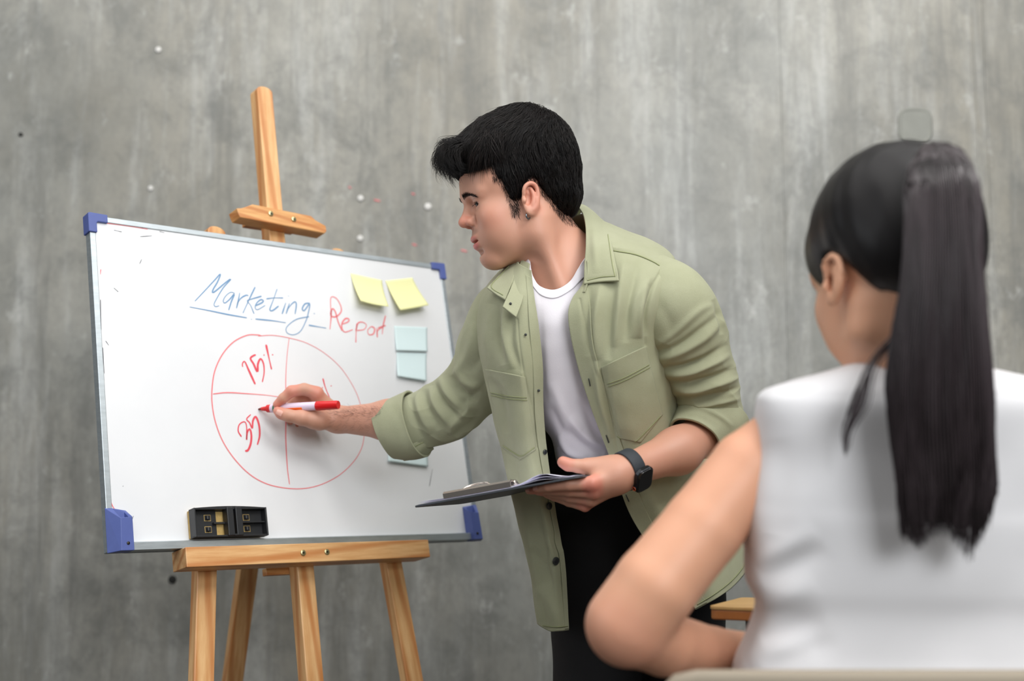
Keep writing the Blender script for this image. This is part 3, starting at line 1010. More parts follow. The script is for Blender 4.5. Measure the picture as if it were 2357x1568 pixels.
def build_head(s, female=False):
    e, c = s.ell, s.cone
    e((-0.008, 0, 0.050), (0.096, 0.075, 0.082), 0.01)                       # skull
    e((0.048, 0, 0.052), (0.048, 0.062, 0.048), 0.03)                        # forehead
    e((0.034, 0, -0.022), (0.056, 0.058, 0.070), 0.03)                       # face block
    for y in (-1, 1):
        c((-0.004, y * 0.052, -0.030), (0.002, y * 0.050, -0.052), 0.013, 0.013, 0.02)   # ramus
        c((0.002, y * 0.048, -0.054), (0.062, y * 0.014, -0.082), 0.013, 0.013, 0.022)   # jaw line
        e((0.061, y * 0.040, -0.012), (0.024, 0.020, 0.022), 0.022)          # cheek bone
        e((0.050, y * 0.034, -0.042), (0.030, 0.020, 0.026), 0.02)           # cheek
        c((0.089, y * 0.012, 0.036), (0.075, y * 0.046, 0.034), 0.009, 0.008, 0.014)     # brow
    e((0.066, 0, -0.044), (0.030, 0.030, 0.030), 0.02)                       # muzzle
    e((0.074, 0, -0.078), (0.0155, 0.019, 0.015), 0.018)                     # chin
    for y in (-1, 1):
        e((0.097, y * 0.031, 0.017), (0.016, 0.019, 0.011), 0.010, sub=True)  # socket
    c((0.088, 0, 0.026), (0.1035, 0, -0.004), 0.0065, 0.0085, 0.010)         # nose bridge
    e((0.1045, 0, -0.0075), (0.0115, 0.0105, 0.0095), 0.006)                 # tip
    for y in (-1, 1):
        e((0.0945, y * 0.0125, -0.0105), (0.0105, 0.0075, 0.0078), 0.005)    # wing
    for y in (-1, 1):
        e((0.0985, y * 0.0065, -0.0185), (0.0062, 0.0034, 0.0040), 0.002, sub=True)  # nostril
        e((0.0905, y * 0.0205, -0.010), (0.006, 0.0025, 0.009), 0.004, sub=True)     # wing crease
        # lids round the eyeball
        e((0.0765, y * 0.0340, 0.0260), (0.0115, 0.0155, 0.0075), 0.008)
        e((0.0745, y * 0.0315, 0.0165), (0.0142, 0.0150, 0.0135), 0.006)
        e((0.0900, y * 0.0320, 0.0130), (0.011, 0.0135, 0.0038), 0.0014, R=rotm('Y', 12), sub=True)
    # mouth
    e((0.0905, 0, -0.0385), (0.0100, 0.0215, 0.0058), 0.005)
    e((0.0880, 0, -0.0515), (0.0098, 0.0190, 0.0068), 0.005)
    e((0.0950, 0, -0.0450), (0.0110, 0.0205, 0.0023), 0.0018, sub=True)
    for y in (-1, 1):
        e((0.0800, y * 0.0245, -0.0450), (0.006, 0.0035, 0.0030), 0.004, sub=True)
    c((0.1010, 0, -0.0235), (0.0985, 0, -0.0300), 0.0020, 0.0022, 0.003, sub=True)   # philtrum
    e((0.090, 0, -0.0640), (0.008, 0.016, 0.0045), 0.008, sub=True)          # under the lip
    # ears
    for y in (-1, 1):
        if female and y > 0: pass
        RR = rotm('Z', y * 18) @ rotm('Y', -15)
        o = np.array([0.003, y * 0.0745, 0.001])
        L = lambda a, b, cc: o + RR @ np.array([a * 0.86, y * b, cc * 0.86])
        e(o, (0.0135, 0.0055, 0.0235), 0.005, R=RR)
        e(L(0.003, 0.005, -0.003), (0.0080, 0.0085, 0.0130), 0.002, R=RR, sub=True)      # concha
        e(L(0.001, 0.0060, 0.0150), (0.0075, 0.0055, 0.0070), 0.002, R=RR, sub=True)     # fossa
        rim = [(0.0115, 0.002, 0.004), (0.0135, 0.004, 0.014), (0.010, 0.006, 0.0235), (0.001, 0.0075, 0.0290), (-0.0085, 0.0078, 0.0265), (-0.0145, 0.0075, 0.0170),
               (-0.0160, 0.0070, 0.0040), (-0.0140, 0.0060, -0.0100), (-0.0085, 0.0045, -0.0210)]
        s.chain([L(*p) for p in crom(rim, 22)], list(np.interp(np.linspace(0, 8, 22), range(9), [0.0026, 0.0030, 0.0032, 0.0034, 0.0034, 0.0034, 0.0032, 0.0030, 0.0034])), 0.002)
        anti = [(-0.0015, 0.004, 0.019), (-0.0065, 0.0055, 0.009), (-0.0080, 0.006, -0.004), (-0.0050, 0.005, -0.014)]
        s.chain([L(*p) for p in crom(anti, 10)], list(np.interp(np.linspace(0, 3, 10), range(4), [0.0022, 0.0028, 0.0030, 0.0026])), 0.003)
        e(L(-0.001, 0.002, -0.0245), (0.0072, 0.0038, 0.0075), 0.004, R=RR)              # lobe
        e(L(0.0115, 0.003, -0.0065), (0.0042, 0.0040, 0.0055), 0.003, R=RR)              # tragus


hd = SDF()
build_head(hd)
NB = w2h(P(1290, 650, 2.235))         # base of the neck
hd.cone((-0.022, 0, -0.020), NB * 0.55 + np.array([-0.022, 0, -0.02]) * 0.45, 0.056, 0.056, 0.03)
hd.cone(NB * 0.55 + np.array([-0.022, 0, -0.02]) * 0.45, NB, 0.056, 0.068, 0.03)
sb = w2h(P(1262, 665, 2.135))         # pit of the throat
hd.cone((-0.010, 0.050, -0.040), sb + np.array([-0.022, 0.004, 0]), 0.008, 0.006, 0.045)   # neck muscle
hd.cone(NB, w2h(P(1180, 700, 2.27)), 0.060, 0.05, 0.05)                   # to both shoulders and the chest
hd.cone(NB, w2h(P(1480, 640, 2.16)), 0.060, 0.05, 0.05)
hd.cone(NB, w2h(P(1300, 760, 2.20)), 0.065, 0.08, 0.05)
hv, hf = hd.mesh(0.0021)


def blob(X, c, r, sharp=1.0):
    d = np.sqrt(np.sum(((X - np.asarray(c)) / np.asarray(r)) ** 2, 1))
    return np.clip((1.25 - d) / 0.5 * sharp, 0, 1)


def paint(base, layers):
    col = np.array(base)
    for w, c in layers:
        col = col * (1 - w[:, None]) + np.asarray(c[:3])[None] * w[:, None]
    return col


SK = np.array(lin(208, 155, 131)[:3])
n = len(hv)
side = lambda c: (c[0], abs(c[1]), c[2])
Xm = hv * np.array([1, 1, 1.0]); Xa = np.abs(hv) * np.array([0, 1, 0]) + hv * np.array([1, 0, 1])
mot = (0.5 + 0.5 * snoise(hv, 160, 3))
hcol = paint(np.tile(SK, (n, 1)), [
    (mot * 0.10, lin(205, 140, 118)),
    (blob(Xa, (0.060, 0.045, -0.015), (0.028, 0.022, 0.026)) * 0.35, lin(222, 146, 124)),
    (blob(Xm, (0.106, 0, -0.008), (0.016, 0.02, 0.014)) * 0.45, lin(224, 134, 112)),
    (blob(Xa, (-0.012, 0.082, 0.002), (0.022, 0.014, 0.034)) * 0.35, lin(222, 130, 112)),
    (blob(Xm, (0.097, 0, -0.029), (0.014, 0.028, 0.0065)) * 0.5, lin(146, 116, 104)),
    (blob(Xm, (0.078, 0, -0.072), (0.02, 0.028, 0.016)) * 0.18 * mot, lin(150, 120, 108)),
    (blob(Xm, (0.0985, 0, -0.0392), (0.012, 0.0215, 0.0048)) * 0.75, lin(208, 110, 104)),
    (blob(Xm, (0.0945, 0, -0.0515), (0.012, 0.0190, 0.0066)) * 0.85, lin(206, 98, 98)),
    (blob(Xm, (0.0900, 0, -0.0452), (0.014, 0.0195, 0.0012)) * 0.85, lin(96, 40, 40)),
    (blob(Xa, (0.0862, 0.0345, 0.0164), (0.008, 0.0120, 0.0013)) * 0.85, lin(40, 26, 22)),
    (blob(Xa, (0.0850, 0.0330, 0.0230), (0.012, 0.016, 0.0012)) * 0.35, lin(120, 80, 66)),  # shade of the upper-lid crease, painted as a darker line
    (blob(Xm, (0.026, 0.062, -0.012), (0.010, 0.02, 0.016)) * 0.25, lin(120, 90, 80)),
])
# arms and hands, in room coordinates
arms = SDF()
m_ = lambda r, d: r * d / FPX
# right arm: elbow -> wrist
RE, RW = P(1050, 958, 2.345), P(778, 966, 2.415)
arms.cone(RE, P(900, 968, 2.385), m_(30, 2.35), m_(45, 2.385), 0.02)
arms.cone(P(900, 968, 2.385), RW, m_(45, 2.385), m_(29, 2.41), 0.02)
arms.cone(P(1150, 780, 2.25), P(1062, 950, 2.33), 0.030, 0.024, 0.02)
# right hand: wrist, heel, back of the hand, curled fingers, thumb along the pen
HD = 0.115            # the hand lies this much deeper than the forearm was first laid out
H = lambda x, y, d: P(x, y, d + HD)
rh = arms
rh.cone(RW, H(752, 950, 2.305), m_(28, 2.415), m_(27, 2.415), 0.012)
rh.cone(H(762, 955, 2.315), H(728, 908, 2.288), m_(24, 2.415), m_(17, 2.415), 0.012)      # index ray
rh.cone(H(762, 955, 2.33), H(722, 910, 2.315), m_(24, 2.415), m_(17, 2.415), 0.012)       # middle ray
rh.cone(H(762, 962, 2.345), H(714, 925, 2.338), m_(22, 2.415), m_(16, 2.415), 0.012)      # ring ray
rh.cone(H(762, 968, 2.355), H(708, 948, 2.356), m_(20, 2.415), m_(14, 2.415), 0.012)      # little ray
fk = 0.0035
rh.chain([H(729, 905, 2.286), H(700, 896, 2.278), H(671, 901, 2.272), H(652, 917, 2.272), H(637, 931, 2.274)], [m_(16, 2.395), m_(13.5, 2.395), m_(13.2, 2.395), m_(11.5, 2.395), m_(9, 2.395)], fk)
rh.chain([H(722, 908, 2.312), H(690, 908, 2.306), H(676, 924, 2.304), H(664, 944, 2.304), H(652, 955, 2.305)], [m_(15, 2.415), m_(12.5, 2.415), m_(12, 2.415), m_(11, 2.415), m_(9, 2.415)], fk)
rh.chain([H(714, 924, 2.336), H(682, 930, 2.334), H(668, 950, 2.333), H(668, 970, 2.330)], [m_(14, 2.415), m_(12, 2.415), m_(11, 2.415), m_(8.5, 2.415)], fk)
rh.chain([H(708, 946, 2.354), H(682, 955, 2.354), H(676, 972, 2.352), H(681, 980, 2.348)], [m_(12.5, 2.415), m_(10.5, 2.415), m_(9.5, 2.415), m_(7.5, 2.415)], fk)
# thumb
rh.cone(RW, H(722, 966, 2.268), m_(24, 2.415), m_(20, 2.415), 0.012)
rh.chain([H(735, 968, 2.274), H(694, 962, 2.258), H(664, 957, 2.253), H(648, 952, 2.256), H(638, 946, 2.260)], [m_(23, 2.385), m_(17, 2.375), m_(13.5, 2.375), m_(12.5, 2.375), m_(9.5, 2.375)], 0.006)
rh.cone(H(735, 962, 2.29), H(708, 936, 2.31), m_(19, 2.415), m_(12, 2.415), 0.014)         # web and palm
av, af = arms.mesh(0.0020)

arml = SDF()
LE, LW = P(1640, 985, 2.150), P(1448, 1082, 2.015)
arml.cone(P(1565, 720, 2.125), LE, 0.034, 0.034, 0.02)
arml.cone(LE, P(1560, 1038, 2.080), m_(44, 2.120), m_(51, 2.070), 0.02)
arml.cone(P(1560, 1038, 2.080), LW, m_(51, 2.070), m_(37, 2.010), 0.02)
arml.cone(LW, P(1418, 1094, 2.005), m_(38, 2.010), m_(40, 2.000), 0.015)
lh = arml
wr = P(1420, 1095, 2.005)
K = [(1362, 1112, 1.975), (1367, 1133, 1.985), (1362, 1152, 2.000), (1347, 1166, 2.018)]       # knuckles index..little
for i, kk in enumerate(K):
    lh.cone(wr + (P(*kk) - wr) * 0.12, P(*kk), m_(31 - 2 * i, 1.93), m_((17, 16, 14.5, 13)[i], 1.92), 0.014)
lh.cone(wr, P(1385, 1090, 2.010), m_(36, 2.000), m_(27, 2.000), 0.014)
q = 0.0032
lh.chain([P(1362, 1114, 1.976), P(1312, 1115, 1.975), P(1262, 1119, 1.995), P(1236, 1125, 2.010)], [m_(16.5, 1.990), m_(14.5, 1.990), m_(12.5, 2.010), m_(9.5, 2.020)], q)
lh.chain([P(1366, 1133, 1.987), P(1312, 1129, 1.995), P(1250, 1127, 2.022), P(1218, 1129, 2.040)], [m_(16, 1.990), m_(14.5, 1.990), m_(12, 2.020), m_(9.5, 2.040)], q)
lh.chain([P(1360, 1151, 2.002), P(1312, 1144, 2.015), P(1262, 1134, 2.055), P(1238, 1132, 2.08)], [m_(14.5, 2.000), m_(13, 2.000), m_(11, 2.040), m_(9, 2.070)], q)
lh.chain([P(1346, 1165, 2.020), P(1310, 1155, 2.032), P(1276, 1144, 2.060), P(1258, 1139, 2.08)], [m_(13, 2.020), m_(11.5, 2.020), m_(10, 2.050), m_(8, 2.070)], q)
lh.cone(P(1400, 1078, 2.010), P(1352, 1074, 2.005), m_(26, 2.020), m_(19, 2.010), 0.014)
lh.chain([P(1362, 1076, 2.005), P(1330, 1073, 1.998), P(1308, 1070, 1.995), P(1296, 1064, 1.995)], [m_(19, 2.010), m_(14.5, 2.000), m_(13.5, 2.000), m_(13.5, 2.000)], 0.006)
lv, lf = arml.mesh(0.0020)


def handcol(V, tips, hair=None):
    c = np.tile(SK * 0.97, (len(V), 1))
    L = [((0.5 + 0.5 * snoise(V, 120, 5)) * 0.2, lin(206, 142, 120))]
    for t in tips:
        L.append((blob(V, t, (0.017,) * 3) * 0.45, lin(218, 126, 110)))
    return paint(c, L)


acol = handcol(av, [H(637, 931, 2.274), H(642, 950, 2.258), H(729, 900, 2.286), H(671, 896, 2.272), H(676, 976, 2.34)])
acol = paint(acol, [(np.clip((screen(av)[0] - 740) / 40, 0, 1) * 0.25, lin(196, 140, 116))])
lcol = handcol(lv, [P(1225, 1126, 2.020), P(1296, 1064, 1.995), P(1366, 1135, 1.970), P(1362, 1112, 1.970), P(1350, 1170, 2.010), P(1240, 1126, 2.060)])
HV = h2w(hv)
BVv = np.vstack([HV, av, lv])
BF = np.vstack([hf, af + len(HV), lf + len(HV) + len(av)])
body = mk('body', BVv, BF, 'skin', man, col=np.vstack([hcol, acol, lcol]))

# finger nails
def nail(c, t, nn, w, l):
    t = unit(t); nn = unit(nn - t * (nn @ t)); s = np.cross(t, nn)
    V, F = [], []
    for i in range(5):
        for j in range(5):
            a, b = (i / 4 - 0.5) * 2, (j / 4 - 0.5) * 2
            k = 1 - 0.18 * max(0, a) ** 2
            V.append(c + t * a * l / 2 + s * b * w / 2 * k + nn * (0.0006 - 0.0014 * b * b))
    return np.array(V), grid_faces(5, 5)


mat('steel_dark', lin(120, 128, 134), 0.25, metal=0.9)
mat('nail', lin(232, 178, 162), 0.3)
bvR, bvL = bvh_of(av, af), bvh_of(lv, lf)
for bv, px, py, dx, dy, w, l in ((bvR, 643, 950, -10, -5, 0.010, 0.012), (bvL, 1232, 1122, -10, 3, 0.009, 0.010), (bvL, 1214, 1128, -10, 1, 0.006, 0.007)):
    p, p2 = drape(bv, px, py, 0.0), drape(bv, px - dx * 0.4, py - dy * 0.4, 0.0)
    if p is None or p2 is None: continue
    h = bv.ray_cast(Vector(CAM), Vector(unit(P(px, py, 1) - CAM)))
    nn = np.array(h[1])
    if nn @ FWD > 0: nn = -nn
    mk('finger_nail', *nail(p, p - p2, nn, w, l), 'nail', body)

# eyes
for y in (-1, 1):
    V, F = [], []
    nu_, nv_ = 24, 16
    ph = np.linspace(0, 2 * np.pi, nu_, endpoint=False)
    th = np.linspace(0, np.pi, nv_)
    gaze = unit(np.array([0.92, 0.30 * y, -0.28]))
    a = unit(np.cross(gaze, [0, 0, 1])); b = np.cross(gaze, a)
    G = np.array([[gaze * math.cos(t) + (a * math.cos(p) + b * math.sin(p)) * math.sin(t) for p in ph] for t in th]) * 0.0119
    col = np.tile(np.array(lin(176, 164, 158)[:3]), (nv_ * nu_, 1))
    tt = np.repeat(th, nu_)
    col[tt < 0.60] = lin(44, 28, 22)[:3]
    col[tt < 0.26] = lin(8, 7, 7)[:3]
    mk('eyeball', h2w(G.reshape(-1, 3) + np.array([0.0745, y * 0.0315, 0.0158])), grid_faces(nv_, nu_, True), 'eye_white', man, col=col)

# ---- hair: a dense under-layer with locks combed over it
rng = np.random.RandomState(7)
hx = np.array([-0.14, -0.079, -0.059, -0.042, -0.030, -0.016, -0.004, 0.004, 0.014, 0.022, 0.029, 0.036, 0.040, 0.051, 0.075, 0.16])
hz = np.array([-0.042, -0.037, -0.030, -0.012, 0.008, 0.034, 0.036, 0.024, 0.004, -0.002, -0.008, 0.018, 0.040, 0.056, 0.066, 0.066])
hair = SDF()
hair.ell((-0.014, 0, 0.058), (0.101, 0.0825, 0.090), 0.01)
hair.ell((-0.026, 0.002, 0.086), (0.085, 0.074, 0.082), 0.02)
hair.ell((0.010, 0.004, 0.108), (0.066, 0.067, 0.052), 0.03)
hair.ell((0.040, 0.005, 0.126), (0.052, 0.056, 0.030), 0.02, R=rotm('Y', 22))
hair.ell((-0.030, 0.0, 0.100), (0.075, 0.068, 0.078), 0.02)
hair.ell((0.066, 0.008, 0.104), (0.050, 0.056, 0.026), 0.03, R=rotm('Y', 14))
hair.ell((-0.050, 0, 0.005), (0.052, 0.066, 0.045), 0.02)
for ys in (-1, 1):
    hair.ell((0.030, ys * 0.048, 0.045), (0.026, 0.0262, 0.040), 0.012)
    hair.ell((0.024, ys * 0.058, 0.024), (0.012, 0.0140, 0.018), 0.006)
line = lambda X: (np.interp(X[..., 0], hx, hz) - X[..., 2]) * 0.8      # > 0 below the hairline
# subtract the half space below the hairline (negative inside it)
hair.func(lambda X: -line(X), (0, 0, 0), 0.35, 0.004, True)
sv, sf = hair.mesh(0.0032)
sn = vnormals(sv, sf)
sv = sv + sn * (0.0012 * snoise(sv, 150, 11) + 0.001 * snoise(sv, 420, 12))[:, None]
sv0 = sv.copy()
hairo = mk('hair', h2w(sv), sf, 'hair_base', man)
bvS = bvh_of(sv, sf)


def comb(roots, length, flow, m, lift, wild, seed):
    """strands that run over the under-layer along a flow field"""
    r = np.random.RandomState(seed)
    n = len(roots)
    out = np.zeros((n, m, 3))
    for i in range(n):
        p = roots[i].copy()
        L = length[i] / (m - 1)
        jit = r.normal(size=3) * wild
        lf = lift[i] * (0.4 + r.rand())
        for k in range(m):
            h = bvS.find_nearest(Vector(p))
            q, nn = np.array(h[0]), np.array(h[1])
            t = k / (m - 1)
            out[i, k] = q + nn * (0.0008 + lf * math.sin(min(1.0, t * 1.3) * math.pi * 0.5)) if flow(p) is not None else p
            d = flow(q) + jit * (0.5 + t)
            d = d - nn * (d @ nn)
            p = q + unit(d) * L
    return out


whorl = np.array([-0.055, -0.012, 0.160])


def flow(p):
    d = p - whorl
    d = d / (np.linalg.norm(d) + 1e-6)
    top = np.clip((p[2] - 0.07) / 0.05, 0, 1)
    fwd = np.array([0.75, 0.45, -0.15]) * top * (1.0 if p[0] > -0.03 else 0.3)
    back = np.array([-0.35, 0, -0.9]) * (1 - top)
    return d * 0.8 + fwd + back


ar = rng.choice(len(sv), min(len(sv), 13000), replace=False)
up = sv[ar][:, 2] - np.interp(sv[ar][:, 0], hx, hz)
ar = ar[(up > 0.002) & (sv[ar][:, 1] > -0.07)]
root = sv[ar]
low = np.clip((root[:, 2] - np.interp(root[:, 0], hx, hz)) / 0.06, 0.0, 1)
leng = 0.008 + 0.050 * low * (0.6 + 0.6 * rng.rand(len(root)))
S1 = comb(root, leng, flow, 8, 0.0004 + 0.0030 * low, 0.14, 3)
tap = np.array([0.8, 1, 1, 1, 1, 0.9, 0.6, 0.15])
v1, f1 = strands(S1, tap[None] * (0.00022 + 0.00024 * rng.rand(len(S1)))[:, None])
tag(mk('hair_strands', h2w(v1), f1, 'hair_black', hairo), kind='stuff')
pick = rng.choice(len(S1), 420, replace=False)
v1b, f1b = strands(S1[pick] + np.array([0, 0.0008, 0.0004]), tap * 0.00024)
tag(mk('hair_highlights', h2w(v1b), f1b, 'hair_brown', hairo), kind='stuff')


def bez(a, b, c, d, m):
    t = np.linspace(0, 1, m)[None, :, None]
    return ((1 - t) ** 3) * a[:, None] + 3 * t * (1 - t) ** 2 * b[:, None] + 3 * t * t * (1 - t) * c[:, None] + t ** 3 * d[:, None]


# fringe: sweeps forward off the forehead and droops
k = 1500
y = rng.uniform(-0.05, 0.058, k)
w_ = rng.rand(k)
a = np.stack([0.030 + 0.03 * rng.rand(k), y * 0.9, 0.138 - 0.010 * rng.rand(k) - y * y * 6], 1)
b = a + np.stack([0.035 + 0.015 * rng.rand(k), 0.004 * rng.normal(size=k), 0.004 + 0.010 * rng.rand(k)], 1)
d_ = np.stack([0.098 + 0.034 * w_, y * 1.05 + 0.006 + 0.006 * rng.normal(size=k), 0.072 + 0.030 * w_ + 0.008 * rng.normal(size=k)], 1)
c_ = d_ + np.stack([0.010 + 0.008 * rng.rand(k), np.zeros(k), 0.022 + 0.010 * rng.rand(k)], 1)
v2, f2 = strands(bez(a, b, c_, d_, 12), np.array([0.9, 1, 1, 1, 1, 1, 0.9, 0.8, 0.7, 0.5, 0.35, 0.12]) * 0.00036)
# long side locks swept from the top over the temple
k = 900
w_ = rng.rand(k)
a = np.stack([0.01 + 0.04 * rng.rand(k), 0.035 + 0.025 * rng.rand(k), 0.135 - 0.015 * rng.rand(k)], 1)
b = a + np.stack([0.01 + 0.01 * rng.rand(k), 0.026 + 0.006 * rng.rand(k), -0.002 + 0.005 * rng.rand(k)], 1)
d_ = np.stack([0.030 + 0.065 * w_, 0.074 - 0.012 * w_ + 0.004 * rng.normal(size=k), 0.070 + 0.010 * rng.normal(size=k)], 1)
c_ = d_ + np.stack([0.004 * rng.normal(size=k), np.full(k, 0.012), 0.022 + 0.008 * rng.rand(k)], 1)
v3, f3 = strands(bez(a, b, c_, d_, 12), np.array([0.9, 1, 1, 1, 1, 1, 0.9, 0.8, 0.7, 0.5, 0.35, 0.12]) * 0.00036)
kk = 330
w_ = rng.rand(kk); q_ = rng.rand(kk)
a2 = np.stack([0.070 + 0.03 * q_, 0.020 + 0.025 * rng.rand(kk), 0.126 - 0.010 * q_], 1)
b2_ = np.stack([0.118 + 0.016 * rng.rand(kk), 0.030 + 0.02 * rng.rand(kk), 0.106 + 0.008 * rng.normal(size=kk)], 1)
c2_ = np.stack([0.112 + 0.010 * rng.normal(size=kk), 0.046 + 0.008 * rng.rand(kk), 0.068 + 0.006 * rng.normal(size=kk)], 1)
d2_ = np.stack([0.054 + 0.034 * w_, 0.0705 - 0.022 * w_ ** 1.5, 0.064 + 0.010 * rng.rand(kk)], 1)
v3c, f3c = strands(bez(a2, b2_, c2_, d2_, 14), np.array([0.9, 1, 1, 1, 1, 1, 1, 0.9, 0.8, 0.7, 0.6, 0.5, 0.35, 0.12]) * 0.00030)
tag(mk('fringe_strands', h2w(v3c), f3c, 'hair_black', hairo), kind='stuff')
tag(mk('fringe', h2w(np.vstack([v2, v3])), np.vstack([f2, f3 + len(v2)]), 'hair_black', hairo), kind='stuff')
pk = rng.choice(k, 160, replace=False)
v3b, f3b = strands(bez(a, b, c_, d_, 12)[pk] + np.array([0, 0.0015, 0.0]), np.array([0.9, 1, 1, 1, 1, 1, 0.9, 0.8, 0.7, 0.5, 0.35, 0.12]) * 0.0003)
tag(mk('hair_highlights', h2w(v3b), f3b, 'hair_brown', hairo), kind='stuff')
# flyaway strands over the crown and the nape
k = 110
an = rng.uniform(0.2, 2.6, k)
a = np.stack([0.06 - 0.06 * an, rng.normal(size=k) * 0.025, 0.158 - 0.02 * np.abs(an - 0.8)], 1)
S4 = comb(a, 0.03 + 0.03 * rng.rand(k), flow, 9, 0.003 + 0.005 * rng.rand(k), 0.25, 5)
v4, f4 = strands(S4, np.array([1, 1, 1, 1, 0.9, 0.8, 0.6, 0.4, 0.15]) * 0.00018)
tag(mk('flyaway_strands', h2w(v4), f4, 'hair_black', hairo), kind='stuff')
# sideburns, nape edge, eyebrows: short hairs standing on the skin
bvH = bvh_of(hv, hf)


def short(n, sx, sz, dirv, ln, rad, yside, name, seed, jitter=0.3):
    r = np.random.RandomState(seed)
    x = sx[0] + (sx[1] - sx[0]) * r.rand(n)
    z = sz(x, r.rand(n))
    A, D = [], []
    for i in range(n):
        h = bvH.ray_cast(Vector((x[i], yside * 0.2, z[i])), Vector((0, -yside, 0)))
        if h[0] is None or abs(h[0][1]) > 0.0785 or (-0.016 < x[i] < 0.019 and -0.034 < z[i] < 0.030): continue
        nn = np.array(h[1])
        A.append(np.array(h[0]) - nn * 0.0005)
        dd = unit(np.array(dirv(x[i])) + r.normal(size=3) * jitter)
        D.append(unit(dd - nn * (dd @ nn) * 0.8) * ln * (0.6 + 0.7 * r.rand()) + nn * 0.0012)
    A, D = np.array(A), np.array(D)
    v, f = strands(bez(A, A + D * 0.33 + 0.0, A + D * 0.66, A + D, 5), np.array([1, 1, 0.9, 0.6, 0.2]) * rad)
    return tag(mk(name, h2w(v), f, 'hair_black', hairo), kind='stuff')


hl_ = lambda x, t: np.interp(x, hx, hz) - 0.012 + 0.02 * t
short(2000, (-0.088, 0.055), hl_, lambda x: (-0.2, 0, -1) if x < 0 else (0.05, 0, -1), 0.009, 0.00017, 1, 'hairline_strands', 21)
short(380, (0.014, 0.036), lambda x, t: -0.024 + 0.012 * np.abs(x - 0.027) / 0.011 + 0.035 * t, lambda x: (0.0, 0, -1), 0.011, 0.00016, 1, 'sideburn_strands', 22)
short(900, (-0.085, 0.050), hl_, lambda x: (-0.2, 0, -1) if x < 0 else (0.05, 0, -1), 0.009, 0.00017, -1, 'hairline_strands', 23)


def brow(yside, seed):
    r = np.random.RandomState(seed)
    n = 420
    t = r.rand(n)
    y = yside * (0.011 + 0.036 * t)
    zc = 0.0318 + 0.0035 * np.sin(t * 3.0) - 0.0075 * t ** 2
    hw = 0.0033 * (1 - 0.55 * t)
    z = zc + hw * (r.rand(n) * 2 - 1)
    A, D = [], []
    for i in range(n):
        h = bvH.ray_cast(Vector((0.25, y[i], z[i])), Vector((-1, 0, 0)))
        if h[0] is None: continue
        nn = np.array(h[1])
        A.append(np.array(h[0]))
        dd = unit(np.array([-0.15, yside * (0.5 + 0.7 * t[i]), 0.8 - 1.1 * t[i]]) + r.normal(size=3) * 0.2)
        D.append(unit(dd - nn * (dd @ nn)) * 0.0075 + nn * 0.0012)
    A, D = np.array(A), np.array(D)
    v, f = strands(bez(A, A + D * 0.33, A + D * 0.66, A + D, 5), np.array([1, 1, 0.9, 0.6, 0.2]) * 0.00011)
    mk('eyebrow', h2w(v), f, 'hair_black', hairo)


brow(1, 31); brow(-1, 32)
# lashes
for ys in (1, -1):
    r = np.random.RandomState(40)
    n = 30
    t = np.linspace(-0.6, 1, n)
    A = np.stack([0.0885 - 0.006 * (t * 0.5 + 0.5) ** 2 - 0.001 * np.abs(t), ys * (0.0325 + 0.0118 * t), 0.0160 - 0.002 * t * t], 1)
    D = np.stack([np.full(n, 0.0040), ys * 0.0015 * t, np.full(n, -0.0024)], 1)
    v, f = strands(bez(A, A + D * 0.4 + [0, 0, -0.0004], A + D * 0.7, A + D, 4), np.array([1, 0.9, 0.6, 0.2]) * 0.00013)
    mk('eyelashes', h2w(v), f, 'hair_black', hairo)
# hair on the forearm by the wrist
r = np.random.RandomState(50)
A, D = [], []
for i in range(520):
    x = r.uniform(755, 885)
    y = r.uniform(938, 992) if r.rand() < 0.4 else r.uniform(936, 958)
    p = drape(bvR, x, y, -0.0003)
    if p is None: continue
    A.append(p); D.append(0.009 * (0.6 + r.rand()) * unit(-RIGHT * 0.8 + UP * 0.5 * r.normal() - FWD * 0.25 + r.normal(size=3) * 0.2))
A, D = np.array(A), np.array(D)
v, f = strands(bez(A, A + D * 0.3, A + D * 0.7, A + D, 4), np.array([1, 0.9, 0.6, 0.2]) * 0.00009)
tag(mk('arm_hair', v, f, 'hair_brown', body), kind='stuff')

# ear ring
oc = drape(bvh_of(HV, hf), 1216, 497, 0.0008)
a = np.linspace(0, 2 * np.pi, 21)
ringp = oc + 0.0046 * (np.cos(a)[:, None] * (hF * 0.75 + hL * 0.66) + np.sin(a)[:, None] * hU)
mk('earring', *sweep(ringp, 0.0014, 8, False), 'steel_dark', man)

# ------------------------------------------------------------------ the man's clothes
ST = 2.0      # mesh step in photo pixels for cloth


